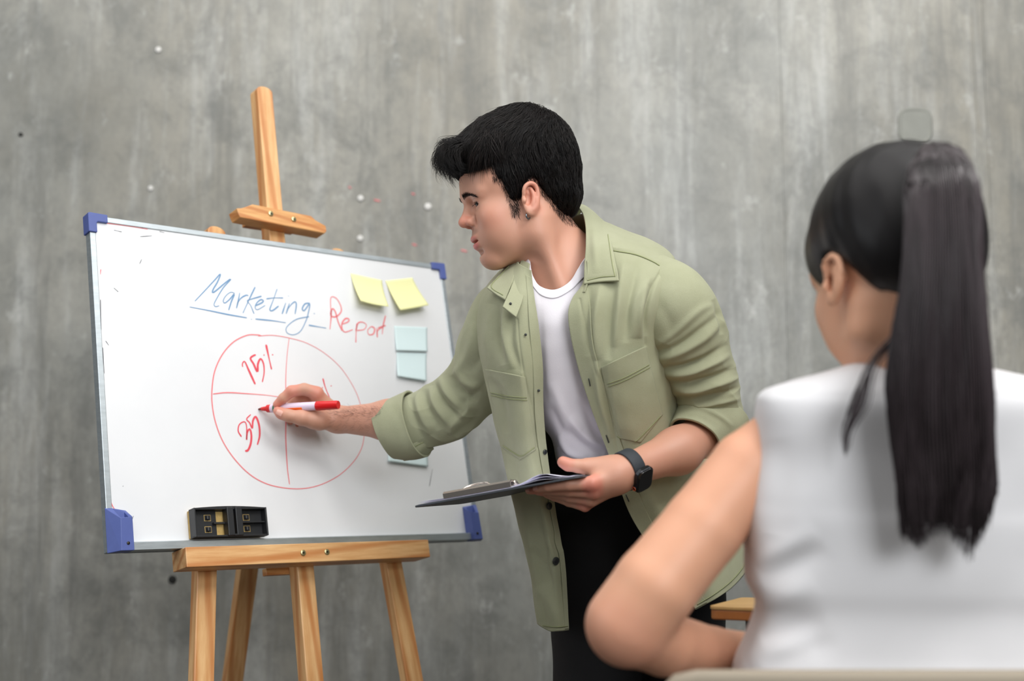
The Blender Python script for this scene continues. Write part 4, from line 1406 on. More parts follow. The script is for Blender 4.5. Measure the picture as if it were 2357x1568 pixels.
def cloth(name, G, N, m, parent, wrap=False, solid=0.0016, wob=0.0006, seed=1, ridge=0.0, freq=11.0, slant=0.8):
    if ridge:          # small gathered wrinkles that run round a sleeve
        nv, nu = G.shape[:2]
        v = np.linspace(0, 1, nv)[:, None] * np.ones((1, nu))
        f = np.ones((nv, 1)) * np.linspace(0, 2 * np.pi, nu, endpoint=False)[None]
        X = np.stack([v * freq + slant * np.cos(f + 0.6), 1.1 * np.cos(f), 1.1 * np.sin(f)], -1)
        r = 1 - np.abs(np.clip(snoise(X, 2.2, seed + 40), -1, 1)) ** 0.7
        r2 = 1 - np.abs(np.clip(snoise(X * [1.9, 1.6, 1.6], 2.2, seed + 41), -1, 1)) ** 0.8
        G = G + N * (ridge * (r - 0.4 + 0.5 * (r2 - 0.4)) * np.clip(v * 4 - 0.5, 0, 1) * np.clip((1 - v) * 8, 0.2, 1))[..., None]
    G = G + N * (wob * snoise(G, 45, seed) + 0.4 * wob * snoise(G, 130, seed + 1))[..., None]
    V = G.reshape(-1, 3)
    F = grid_faces(G.shape[0], G.shape[1], wrap)
    n0 = np.cross(V[F[0][1]] - V[F[0][0]], V[F[0][3]] - V[F[0][0]])
    flip = np.sum(vnormals(V, F) * N.reshape(-1, 3)) < 0
    if flip: F = F[:, ::-1]
    o = mk(name, V, F, m, parent, solid=solid, off=-1)
    return o, bvh_of(V, F)


# ---- white crew-neck T-shirt
rows = [
    [(1188, 592, 2.22), (1216, 596, 2.165), (1226, 636, 2.138), (1243, 660, 2.125), (1278, 668, 2.115), (1314, 647, 2.118), (1338, 606, 2.13), (1362, 575, 2.19)],
    [(1170, 640, 2.20), (1205, 640, 2.15), (1223, 660, 2.122), (1245, 684, 2.110), (1278, 691, 2.102), (1316, 672, 2.105), (1346, 645, 2.115), (1390, 620, 2.16)],
    [(1165, 740, 2.18), (1205, 735, 2.125), (1230, 742, 2.102), (1252, 748, 2.093), (1282, 750, 2.088), (1320, 745, 2.090), (1356, 738, 2.098), (1410, 720, 2.12)],
    [(1190, 850, 2.18), (1226, 848, 2.13), (1246, 850, 2.110), (1262, 852, 2.101), (1296, 855, 2.097), (1336, 852, 2.099), (1378, 845, 2.107), (1440, 830, 2.13)],
    [(1218, 945, 2.20), (1240, 950, 2.16), (1262, 953, 2.134), (1282, 956, 2.122), (1316, 960, 2.116), (1358, 956, 2.116), (1400, 948, 2.122), (1460, 935, 2.14)],
    [(1268, 1010, 2.25), (1270, 1012, 2.20), (1284, 1015, 2.160), (1302, 1018, 2.146), (1335, 1020, 2.138), (1376, 1017, 2.136), (1420, 1008, 2.14), (1480, 995, 2.16)],
    [(1282, 1062, 2.27), (1281, 1062, 2.22), (1292, 1064, 2.180), (1310, 1066, 2.166), (1344, 1068, 2.158), (1386, 1064, 2.155), (1430, 1055, 2.16), (1490, 1040, 2.18)]]
G = loft(rows, 230, 150)
N = grid_normals(G)
if np.sum(N @ FWD) > 0: N = -N
G = creases(G, N, [
    ([(1240, 700), (1246, 800), (1254, 900)], -0.002, 9), ([(1310, 960), (1350, 1005), (1400, 1032)], 0.005, 10), ([(1300, 985), (1340, 1025), (1390, 1046)], -0.006, 10),
    ([(1286, 1000), (1310, 1040), (1350, 1056)], 0.006, 9), ([(1330, 920), (1365, 985), (1395, 1015)], -0.003, 12), ([(1262, 930), (1290, 985), (1310, 1010)], -0.004, 10),
    ([(1268, 880), (1300, 950), (1340, 990)], 0.003, 12), ([(1285, 1030), (1300, 1052), (1330, 1064)], -0.004, 6)])
tsh, bvT = cloth('t_shirt', G, N, 'white_cloth', man, wob=0.0008, seed=3)
nk = int(0.155 * 230)
band = G[:nk:2] + N[:nk:2] * 0.0016
nb_ = len(band)
mk('neck_rib', band.reshape(-1, 3), (lambda F: F if np.sum(vnormals(band.reshape(-1, 3), F) * N[:nk:2].reshape(-1, 3)) > 0 else F[:, ::-1])(grid_faces(nb_, band.shape[1])), 'rib_cloth', tsh, solid=0.0022)

# ---- black trousers and shoes
tr = SDF()
hipc = P(1440, 1130, 2.36)
tr.ell(P(1450, 1110, 2.37), (0.150, 0.115, 0.13), 0.03)
zf = lambda p, z: np.array([p[0], p[1], z])
hr, hl = P(1372, 1190, 2.34), P(1545, 1200, 2.36)
kr, kl = np.array([hr[0] - 0.005, hr[1] + 0.00, 0.47]), np.array([hl[0] + 0.03, hl[1] + 0.05, 0.47])
ar_, al_ = np.array([kr[0] + 0.01, kr[1] + 0.04, 0.06]), np.array([kl[0] + 0.03, kl[1] + 0.06, 0.06])
for a, b, c in ((hr, kr, ar_), (hl, kl, al_)):
    tr.cone(a, b, 0.090, 0.074, 0.03)
    tr.cone(b, c, 0.074, 0.062, 0.03)
tr.cone(P(1385, 1060, 2.29), P(1480, 1050, 2.31), 0.085, 0.085, 0.05)
tv, tf = tr.mesh(0.006)
tn = vnormals(tv, tf)
tv = tv + tn * (0.0030 * snoise(tv * [1, 1, 0.6], 22, 8) + 0.0016 * snoise(tv, 60, 9))[:, None]
trousers = mk('trousers', tv, tf, 'black_cloth', man)
for a in (ar_, al_):
    sh = SDF()
    fdir = unit(np.array([-0.75, -0.66, 0]))
    sh.cone(a + [0, 0, 0.0] - fdir * 0.03, a + fdir * 0.14 - [0, 0, 0.022], 0.042, 0.036, 0.02)
    sh.cone(a - fdir * 0.03, a + [0, 0, 0.05], 0.045, 0.045, 0.02)
    sh.ell(a + fdir * 0.06 - [0, 0, 0.138], (0.4, 0.4, 0.080), 0.004, sub=True)
    v, f = sh.mesh(0.006)
    v[:, 2] += 0.0005 - v[:, 2].min()
    mk('shoe', v, f, 'shoe_black', man)

# ---- olive overshirt: one wrap-round grid from his right front edge, round the back, to his left front edge
rows = [
    [(1222, 622, 2.112), (1196, 608, 2.140), (1190, 600, 2.180), (1196, 588, 2.225), (1240, 540, 2.30), (1305, 505, 2.31), (1345, 492, 2.28), (1354, 505, 2.205), (1354, 545, 2.140), (1352, 602, 2.105), (1346, 655, 2.085)],
    [(1231, 690, 2.090), (1190, 680, 2.095), (1150, 662, 2.140), (1118, 660, 2.245), (1200, 590, 2.36), (1330, 540, 2.36), (1405, 526, 2.30), (1440, 532, 2.205), (1442, 578, 2.100), (1388, 645, 2.065), (1316, 692, 2.072)],
    [(1240, 752, 2.082), (1186, 752, 2.078), (1132, 735, 2.135), (1100, 728, 2.250), (1200, 650, 2.40), (1360, 610, 2.40), (1480, 580, 2.33), (1555, 595, 2.190), (1522, 655, 2.065), (1415, 712, 2.040), (1309, 740, 2.066)],
    [(1249, 843, 2.086), (1194, 846, 2.074), (1142, 842, 2.120), (1112, 842, 2.240), (1200, 800, 2.42), (1370, 760, 2.43), (1500, 740, 2.35), (1580, 745, 2.200), (1512, 792, 2.075), (1422, 818, 2.036), (1329, 838, 2.070)],
    [(1250, 940, 2.104), (1202, 943, 2.086), (1162, 942, 2.120), (1133, 938, 2.225), (1220, 920, 2.43), (1400, 900, 2.46), (1540, 880, 2.38), (1600, 880, 2.250), (1536, 908, 2.100), (1444, 925, 2.050), (1361, 938, 2.078)],
    [(1260, 1052, 2.124), (1220, 1056, 2.102), (1187, 1058, 2.130), (1160, 1055, 2.220), (1260, 1050, 2.44), (1420, 1050, 2.50), (1560, 1040, 2.43), (1620, 1030, 2.300), (1562, 1045, 2.140), (1480, 1055, 2.080), (1403, 1050, 2.094)],
    [(1279, 1182, 2.130), (1250, 1186, 2.112), (1218, 1188, 2.140), (1190, 1184, 2.220), (1290, 1180, 2.46), (1440, 1180, 2.52), (1600, 1170, 2.46), (1672, 1140, 2.330), (1615, 1165, 2.170), (1535, 1185, 2.100), (1450, 1184, 2.100)],
    [(1299, 1290, 2.140), (1272, 1295, 2.124), (1243, 1297, 2.150), (1216, 1290, 2.220), (1300, 1300, 2.46), (1460, 1300, 2.53), (1640, 1270, 2.48), (1712, 1220, 2.350), (1662, 1255, 2.190), (1592, 1285, 2.118), (1522, 1295, 2.108)],
    [(1309, 1451, 2.150), (1286, 1453, 2.138), (1263, 1452, 2.156), (1240, 1432, 2.210), (1310, 1430, 2.45), (1470, 1420, 2.53), (1660, 1370, 2.49), (1742, 1282, 2.360), (1700, 1338, 2.205), (1655, 1374, 2.130), (1602, 1404, 2.112)]]
G = loft(rows, 420, 460)
N = grid_normals(G)
if np.sum((G - G.mean((0, 1))) * N) < 0: N = -N
folds = [
    # his left chest: long soft folds falling from the yoke
    ([(1440, 590), (1425, 680), (1412, 800)], 0.0076, 11), ([(1418, 660), (1405, 740), (1400, 830)], -0.0085, 10), ([(1470, 600), (1450, 690), (1440, 790)], -0.0068, 10),
    ([(1385, 650), (1372, 740), (1375, 830)], 0.0076, 10), ([(1360, 660), (1350, 740), (1358, 820)], -0.0051, 8), ([(1492, 660), (1474, 720), (1470, 780)], 0.0085, 9), ([(1505, 640), (1485, 715), (1488, 775)], -0.0068, 6),
    ([(1500, 640), (1460, 700), (1456, 780)], 0.0051, 9), ([(1384, 850), (1400, 950), (1430, 1040)], -0.0068, 8), ([(1372, 830), (1385, 920), (1410, 1010)], 0.0068, 7),
    # his right chest
    ([(1165, 690), (1160, 760), (1180, 850)], 0.0068, 10), ([(1150, 700), (1145, 780), (1160, 840)], -0.0068, 10), ([(1180, 720), (1175, 790), (1200, 860)], -0.0051, 9),
    ([(1120, 870), (1150, 910), (1165, 1000)], -0.0051, 10), ([(1130, 700), (1122, 780), (1130, 860)], 0.0051, 10),
    # hanging tail on his right
    ([(1190, 1100), (1215, 1200), (1235, 1300), (1250, 1430)], 0.006, 12), ([(1215, 1110), (1240, 1220), (1262, 1330), (1275, 1440)], -0.005, 12), ([(1250, 1230), (1272, 1240), (1290, 1270)], -0.004, 12),
    ([(1240, 1350), (1262, 1380), (1280, 1440)], 0.004, 12), ([(1225, 1260), (1245, 1290), (1262, 1350)], -0.003, 9),
    # his left tail
    ([(1480, 1110), (1530, 1200), (1600, 1320)], 0.004, 16), ([(1530, 1100), (1580, 1180), (1650, 1300)], -0.006, 18), ([(1570, 1100), (1620, 1180), (1690, 1270)], 0.006, 16),
    # yoke and armhole seams, placket lines
    ([(1411, 575), (1461, 584), (1500, 600), (1528, 616)], -0.0018, 3.2), ([(1411, 571), (1461, 580), (1500, 596), (1530, 612)], 0.0016, 3.2),
    ([(1576, 592), (1530, 615), (1497, 674), (1483, 743), (1487, 795)], -0.002, 3.5),
    ([(1190, 735), (1196, 800), (1210, 880), (1230, 960), (1238, 1030)], -0.0014, 3.0),
    ([(1335, 690), (1347, 760), (1360, 815), (1388, 900), (1402, 960), (1425, 1050)], -0.0014, 3.0),
]
G = creases(G, N, folds)
shirt, bvShirt = cloth('overshirt', G, N, 'olive_cloth', man, wob=0.0012, seed=5)
sG = G


def ribbon(name, pts, wid, off, m, parent, bv, thick=0.0008, step=4):
    """a narrow strip laid on a garment along photo pixels"""
    L = polyline(pts, step)
    T = unit(np.gradient(L, axis=0))
    S = np.stack([-T[:, 1], T[:, 0]], 1)
    A, B = [], []
    for p, s_ in zip(L, S):
        a, b = drape(bv, *(p + s_ * wid / 2), off), drape(bv, *(p - s_ * wid / 2), off)
        if a is None or b is None: continue
        A.append(a); B.append(b)
    if len(A) < 3: return None
    n = len(A)
    V = np.vstack([A, B])
    F = np.array([(i, i + 1, n + i + 1, n + i) for i in range(n - 1)])
    if np.sum(vnormals(V, F) @ FWD) > 0: F = F[:, ::-1]
    return mk(name, V, F, m, parent, solid=thick, off=0)


def patch(name, quad, nu, nv, off, m, parent, bv, thick=0.0012, seedn=2, puff=0.0, point=0.0, lip=0.0):
    """a four-sided piece of cloth (pixels tl, tr, br, bl) laid on a garment; point pulls the middle of its lower edge down"""
    q = np.array(quad, float)
    Gp = np.zeros((nv, nu, 3))
    ok = np.ones((nv, nu), bool)
    for j in range(nv):
        t = j / (nv - 1)
        for i in range(nu):
            s = i / (nu - 1)
            p = (q[0] * (1 - s) + q[1] * s) * (1 - t) + (q[3] * (1 - s) + q[2] * s) * t
            p = p + np.array([0.1, 1.0]) * point * t ** 2 * (1 - abs(2 * s - 1))
            h = drape(bv, p[0], p[1], 0)
            if h is None:
                ok[j, i] = False
                continue
            e = min(s, 1 - s, 1 - t) * 8
            Gp[j, i] = h - unit(h - CAM) * (off + puff * min(1, e) * (0.6 + 0.4 * math.sin(3 * t + 2 * s)) + lip * (1 - t) ** 6 * (1 - (2 * s - 1) ** 4))
    F = grid_faces(nv, nu)
    F = F[ok.ravel()[F].all(1)]
    V = Gp.reshape(-1, 3)
    if np.sum(vnormals(V, F) @ FWD) > 0: F = F[:, ::-1]
    used = np.unique(F)
    rm = -np.ones(len(V), int); rm[used] = np.arange(len(used))
    return mk(name, V[used], rm[F], m, parent, solid=thick, off=-1), bvh_of(V[used], rm[F])


# chest pockets
pk1, bp1 = patch('chest_pocket', [(1383, 846), (1487, 797), (1526, 955), (1416, 1008)], 60, 90, 0.0018, 'olive_cloth', shirt, bvShirt, 0.0018, puff=0.003, point=38, lip=0.004)
pk2, bp2 = patch('chest_pocket', [(1116, 850), (1209, 868), (1234, 1036), (1154, 1030)], 50, 90, 0.0018, 'olive_cloth', shirt, bvShirt, 0.0018, puff=0.003, point=26, lip=0.004)
for pts, bv in (([(1398, 884), (1440, 868), (1497, 838)], bp1), ([(1401, 890), (1442, 874), (1499, 844)], bp1), ([(1421, 1004), (1440, 1016), (1458, 1020), (1490, 990), (1520, 958)], bp1),
                ([(1130, 904), (1170, 912), (1216, 916)], bp2), ([(1131, 910), (1170, 918), (1217, 922)], bp2), ([(1158, 1026), (1182, 1042), (1200, 1050), (1216, 1040), (1230, 1030)], bp2)):
    ribbon('stitching', pts, 1.6, 0.0006, 'olive_seam', shirt, bv)
# front plackets
for sl in (slice(0, 20), slice(460 - 24, 460)):
    g_, n_ = sG[14:-1, sl], grid_normals(sG)[14:-1, sl]
    if np.sum(n_ @ FWD) > 0: n_ = -n_
    cloth('placket', g_ + n_ * 0.0016, n_, 'olive_cloth', shirt, solid=0.0014, wob=0.0004, seed=6)
for pts in (
            [(1412, 578), (1462, 587), (1502, 603), (1526, 618)], [(1250, 1440), (1280, 1443), (1306, 1441)], [(1604, 1392), (1652, 1362), (1690, 1330), (1722, 1288)]):
    ribbon('stitching', pts, 1.7, 0.0012, 'olive_seam', shirt, bvShirt)
# buttons, button holes
for px, py, r in ((1261, 1165, 8.5), (1277, 1291, 9.5), (1251, 1040, 6)):
    p, p2, p3 = drape(bvShirt, px, py, 0.003), drape(bvShirt, px + 5, py, 0.003), drape(bvShirt, px, py + 5, 0.003)
    if p is None or p2 is None or p3 is None: continue
    nn = unit(np.cross(p2 - p, p3 - p)); nn = -nn if nn @ FWD > 0 else nn
    V, F = disc(p, nn, r * 2.12 / FPX, 0.002, 24)
    o = mk('button', V, F, 'button_dark', shirt, autos=40)
    mk('button', *disc(p + nn * 0.0021, nn, r * 0.55 * 2.12 / FPX, 0.0004, 16), 'black_plastic', o)
for a, b in (((1357, 870), (1361, 888)), ((1397, 1000), (1403, 1018)), ((1441, 1138), (1448, 1154))):
    ribbon('button_hole', [a, ((a[0] + b[0]) / 2, (a[1] + b[1]) / 2), b], 2.2, 0.0030, 'button_dark', shirt, bvShirt, step=3)
for px, py in ((1209, 771), (1238, 898)):
    p = drape(bvShirt, px, py, 0.0028)
    if p is not None: mk('snap', *disc(p, -FWD, 0.0022, 0.0012, 12), 'button_dark', shirt)

# collar: left leaf, right leaf, the stand seen inside the open neck
fold = [(1288, 500, 2.325), (1320, 471, 2.29), (1339, 486, 2.225), (1348, 518, 2.165), (1348, 565, 2.118), (1345, 610, 2.092), (1344, 654, 2.072)]
mid = [(1300, 500, 2.35), (1334, 470, 2.32), (1362, 487, 2.25), (1374, 518, 2.178), (1378, 560, 2.112), (1382, 612, 2.076), (1386, 648, 2.056)]
outr = [(1315, 515, 2.37), (1348, 478, 2.345), (1384, 503, 2.27), (1400, 522, 2.20), (1408, 558, 2.115), (1417, 610, 2.064), (1424, 646, 2.040)]
Gc = np.swapaxes(loft([fold, mid, outr], 40, 110), 0, 1)
Nc = grid_normals(Gc)
if np.sum(Nc[60:] @ FWD) > 0: Nc = -Nc
Gc = creases(Gc, Nc, [([(1402, 520), (1409, 565), (1417, 632)], -0.001, 3.0), ([(1350, 645), (1380, 640), (1416, 636)], -0.001, 3.0), ([(1365, 500), (1368, 560), (1372, 630)], 0.0025, 9)])
colo, bvC = cloth('collar', Gc, Nc, 'olive_cloth', shirt, solid=0.0026, wob=0.0005, seed=9)
ribbon('stitching', [(1399, 540), (1403, 565), (1410, 610), (1416, 638)], 1.6, 0.0005, 'olive_seam', shirt, bvC)
ribbon('stitching', [(1352, 646), (1384, 638), (1415, 636)], 1.6, 0.0005, 'olive_seam', shirt, bvC)
fold = [(1204, 592, 2.185), (1192, 606, 2.165), (1181, 640, 2.125), (1163, 690, 2.090)]
mid = [(1190, 594, 2.205), (1176, 612, 2.175), (1162, 646, 2.135), (1143, 678, 2.108)]
outr = [(1180, 598, 2.225), (1158, 620, 2.195), (1140, 642, 2.160), (1121, 662, 2.140)]
Gc = np.swapaxes(loft([fold, mid, outr], 36, 60), 0, 1)
Nc = grid_normals(Gc)
if np.sum(Nc @ FWD) > 0: Nc = -Nc
_, bvC2 = cloth('collar', Gc, Nc, 'olive_cloth', shirt, solid=0.0026, wob=0.0004, seed=10)
ribbon('stitching', [(1172, 612), (1154, 632), (1131, 660), (1158, 680)], 1.6, 0.0005, 'olive_seam', shirt, bvC2)
e1 = [(1200, 597, 2.172), (1190, 625, 2.140), (1175, 665, 2.100), (1157, 706, 2.074)]
e2 = [(1218, 606, 2.140), (1213, 640, 2.115), (1203, 690, 2.085), (1188, 730, 2.066)]
Gc = np.swapaxes(loft([e1, e2], 24, 60), 0, 1)
Nc = grid_normals(Gc)
if np.sum(Nc @ FWD) > 0: Nc = -Nc
_, bvC3 = cloth('collar_stand', Gc, Nc, 'olive_cloth', shirt, solid=0.002, wob=0.0003, seed=12)
p = drape(bvC3, 1175, 700, 0.001)
if p is not None: mk('snap', *disc(p, -FWD, 0.0022, 0.0012, 12), 'button_dark', shirt)
# left stand end under the leaf
Gc = np.swapaxes(loft([[(1345, 600, 2.105), (1344, 640, 2.088), (1332, 676, 2.074)], [(1352, 600, 2.09), (1352, 645, 2.072), (1345, 672, 2.064)]], 12, 30), 0, 1)
Nc = grid_normals(Gc)
if np.sum(Nc @ FWD) > 0: Nc = -Nc
cloth('collar_stand', Gc, Nc, 'olive_cloth', shirt, solid=0.002, wob=0.0002, seed=13)

# ---- sleeves
G, N = tube([((1148, 640), (1215, 850), 2.235, 0.7), ((1108, 672), (1170, 905), 2.262, 0.62), ((1080, 735), (1136, 940), 2.29, 0.62), ((1056, 815), (1112, 970), 2.318, 0.68),
             ((1016, 866), (1068, 1004), 2.340, 0.72), ((968, 896), (1014, 1024), 2.360, 0.76), ((930, 914), (970, 1040), 2.372, 0.8)], 240, 220)
G = creases(G, N, [
    ([(1092, 740), (1075, 820), (1040, 870)], 0.004, 10), ([(1050, 845), (1075, 880), (1115, 900)], 0.007, 9), ([(1040, 862), (1062, 900), (1100, 925)], -0.008, 8),
    ([(1015, 868), (1030, 905), (1068, 945)], 0.009, 9), ([(1000, 880), (1022, 930), (1062, 968)], -0.009, 8), ([(990, 890), (1004, 935), (1040, 985)], 0.007, 8), ([(975, 896), (985, 940), (1012, 990)], -0.006, 8),
    ([(958, 902), (968, 945), (990, 1000)], 0.005, 8), ([(945, 915), (955, 960), (972, 1010)], -0.004, 7), ([(1090, 930), (1060, 960), (1030, 1000)], 0.005, 10), ([(1120, 880), (1085, 915), (1060, 930)], -0.004, 9),
    ([(1110, 940), (1070, 985), (1020, 1012)], -0.003, 8), ([(1120, 780), (1100, 830), (1080, 860)], -0.003, 10)])
_, bvSR = cloth('sleeve', G, N, 'olive_cloth', shirt, True, wob=0.0010, seed=15, ridge=0.0045, freq=7.0)
G, N = tube([((936, 899), (984, 1050), 2.370, 0.84), ((914, 909), (962, 1056), 2.377, 0.86), ((884, 922), (934, 1058), 2.385, 0.86), ((860, 935), (915, 1056), 2.390, 0.84)], 80, 160)
G = creases(G, N, [([(925, 905), (950, 960), (975, 1045)], 0.002, 6), ([(905, 930), (930, 985), (940, 1045)], -0.0015, 10)])
_, bvCR = cloth('cuff', G, N, 'olive_cloth', shirt, True, solid=0.004, wob=0.0009, seed=16)
# turned-back cuff tab under the right cuff
V = loft([[(916, 1040, 2.352), (948, 1024, 2.338), (976, 1008, 2.336)], [(922, 1054, 2.358), (960, 1044, 2.345), (992, 1018, 2.345)], [(930, 1062, 2.378), (974, 1054, 2.372), (999, 1034, 2.372)]], 20, 40)
Nc = grid_normals(V)
if np.sum(Nc @ FWD) > 0: Nc = -Nc
_, bvTab = cloth('cuff_tab', V, Nc, 'olive_cloth', shirt, solid=0.0025, wob=0.0003, seed=17)
ribbon('stitching', [(922, 1044), (950, 1030), (974, 1018)], 1.8, 0.0005, 'olive_seam', shirt, bvTab)

G, N = tube([((1482, 740), (1530, 588), 2.135, 0.70), ((1484, 785), (1600, 622), 2.105, 0.78), ((1497, 812), (1650, 690), 2.105, 0.78), ((1510, 842), (1676, 775), 2.112, 0.78), ((1530, 876), (1694, 850), 2.122, 0.78),
             ((1552, 910), (1707, 905), 2.135, 0.8), ((1558, 940), (1712, 962), 2.145, 0.8)], 260, 220)
G = creases(G, N, [
    ([(1500, 830), (1560, 815), (1620, 780), (1668, 735)], 0.006, 9), ([(1500, 815), (1560, 795), (1620, 752), (1660, 715)], -0.006, 8), ([(1500, 800), (1550, 770), (1610, 715), (1650, 700)], 0.004, 9),
    ([(1510, 848), (1570, 842), (1630, 820), (1675, 790)], -0.008, 8), ([(1520, 862), (1580, 860), (1640, 838), (1685, 815)], 0.007, 8), ([(1530, 878), (1590, 880), (1650, 865), (1692, 845)], -0.009, 8),
    ([(1545, 895), (1600, 900), (1650, 885), (1700, 870)], 0.008, 8), ([(1552, 912), (1610, 917), (1660, 906), (1704, 892)], -0.008, 7), ([(1560, 928), (1620, 932), (1670, 925), (1708, 915)], 0.006, 7),
    ([(1510, 690), (1540, 740), (1550, 790)], -0.002, 14), ([(1640, 690), (1655, 730), (1660, 770)], -0.006, 6)])
cloth('sleeve', G, N, 'olive_cloth', shirt, True, wob=0.0010, seed=18, ridge=0.0040, freq=8.0, slant=-0.9)
G, N = tube([((1560, 930), (1722, 985), 2.145, 0.8), ((1556, 944), (1708, 1008), 2.132, 0.82), ((1551, 958), (1682, 1030), 2.118, 0.84), ((1546, 970), (1652, 1048), 2.102, 0.84)], 90, 160)
G = creases(G, N, [([(1560, 936), (1610, 938), (1660, 960), (1690, 985)], 0.003, 6), ([(1560, 958), (1610, 962), (1650, 985)], -0.002, 8)])
cloth('cuff', G, N, 'olive_cloth', shirt, True, solid=0.004, wob=0.0009, seed=19)

# ---- smartwatch on his left wrist
wt = empty('smartwatch', (0, 0, 0), man)
wt['label'] = 'black smartwatch with orange crown ring'
ax = unit(P(1480, 1066, 2.035) - P(1418, 1094, 2.005))
wc = P(1447, 1081, 2.015)
v1_ = unit(np.cross(ax, UP)); v1_ = -v1_ if v1_ @ FWD > 0 else v1_     # towards the viewer
v2_ = np.cross(ax, v1_)
v2_ = v2_ if v2_ @ UP > 0 else -v2_
ph = np.linspace(0, 2 * np.pi, 49)
ra, rb = m_(41, 2.015), m_(43, 2.015)
Gb = []
for t, k in ((-1, 0.97), (-0.85, 1.0), (0.85, 1.0), (1, 0.97)):
    Gb.append([wc + ax * t * 0.0105 + k * (ra * 1.02 * np.cos(a) * v1_ + rb * 1.02 * np.sin(a) * v2_) for a in ph[:-1]])
Gb = np.array(Gb)
F = grid_faces(4, 48, True)
V = Gb.reshape(-1, 3)
if np.sum(vnormals(V, F) * (V - wc)) < 0: F = F[:, ::-1]
mk('watch_band', V, F, 'watch_band', wt, solid=0.0022, off=1)
wn = unit(v1_ * 0.86 - v2_ * 0.42 + 0.06 * ax)
cc_ = wc + wn * (ra + 0.0030)
wx = unit(ax - wn * (ax @ wn)); wy = np.cross(wn, wx)


def rrect(c, x, y, w, h, r, n=7):
    out = []
    for sx, sy, a0 in ((1, 1, 0), (-1, 1, 90), (-1, -1, 180), (1, -1, 270)):
        for i in range(n):
            a = math.radians(a0 + 90 * i / (n - 1))
            out.append(c + x * (sx * (w / 2 - r) + r * math.cos(a)) + y * (sy * (h / 2 - r) + r * math.sin(a)))
    return out


mk('watch_case', *prism(rrect(cc_ - wn * 0.004, wx, wy, 0.034, 0.041, 0.010), wn * 0.0095), 'watch_case', wt, smooth=False, bevel=0.0022)
mk('watch_screen', *prism(rrect(cc_ + wn * 0.0050, wx, wy, 0.030, 0.037, 0.0085), wn * 0.0012), 'watch_glass', wt, smooth=False, bevel=0.0008)
cr = cc_ - wx * 0.0170 - wy * 0.010 * np.sign(wy @ UP) + wn * 0.001
a = np.linspace(0, 2 * np.pi, 17)
mk('watch_crown', *disc(cr + wx * 0.001, -wx, 0.0036, 0.0032, 16), 'watch_case', wt)
mk('crown_ring', *sweep(cr - wx * 0.0023 + 0.0030 * (np.cos(a)[:, None] * wy + np.sin(a)[:, None] * wn), 0.0005, 6, False), 'orange_ring', wt)

# ------------------------------------------------------------------ red marker held against the board
tip = bl(*bpx(595, 942, -0.0015), -0.0015)
dt = screen(tip)[2]
tail = P(779, 932, 2.352)
mx = unit(tail - tip)
ml = np.linalg.norm(tail - tip)
mkr = empty('marker_pen', tip)
tag(mkr, 'red whiteboard marker with white barrel held in the writing hand', 'marker')


def turned(prof, m, name, parent, seg=24):
    a = unit(np.cross(mx, UP)); b = np.cross(mx, a)
    ph = np.linspace(0, 2 * np.pi, seg, endpoint=False)
    G = np.array([[tip + mx * s * ml + r * (a * math.cos(p) + b * math.sin(p)) for p in ph] for s, r in prof])
    V = G.reshape(-1, 3)
    F = [tuple(f) for f in grid_faces(len(prof), seg, True)]
    F = [f[::-1] for f in F] + [tuple(range(seg)), tuple(range((len(prof) - 1) * seg, len(prof) * seg))[::-1]]
    F = [f[::-1] for f in F]
    return mk(name, V, F, m, parent, autos=40)


turned([(0, 0.0012), (0.03, 0.0026), (0.06, 0.0028)], 'dark_red', 'nib', mkr)
turned([(0.04, 0.0034), (0.10, 0.0048), (0.112, 0.0050), (0.115, 0.0072), (0.165, 0.0076)], 'red_plastic', 'nib_holder', mkr)
turned([(0.165, 0.0078), (0.18, 0.0080), (0.73, 0.0080), (0.735, 0.0074)], 'marker_white', 'barrel', mkr)
turned([(0.205, 0.00806), (0.225, 0.00806)], 'marker_green', 'green_band', mkr)
turned([(0.733, 0.0076), (0.736, 0.0086), (0.83, 0.0086), (0.84, 0.0082), (0.985, 0.0080), (1.0, 0.0072)], 'red_plastic', 'cap', mkr)
# orange printed panel on the lower half of the barrel
a_ = unit(np.cross(mx, UP)); a_ = -a_ if a_ @ FWD > 0 else a_
b_ = np.cross(mx, a_); b_ = b_ if b_ @ UP < 0 else -b_
V = [tip + mx * ml * s + 0.00815 * (a_ * math.cos(t) + b_ * math.sin(t)) for s in np.linspace(0.25, 0.575, 8) for t in np.linspace(0.10, 1.5, 9)]
mk('printed_panel', V, grid_faces(8, 9), 'marker_orange', mkr, solid=0.0002, off=0)

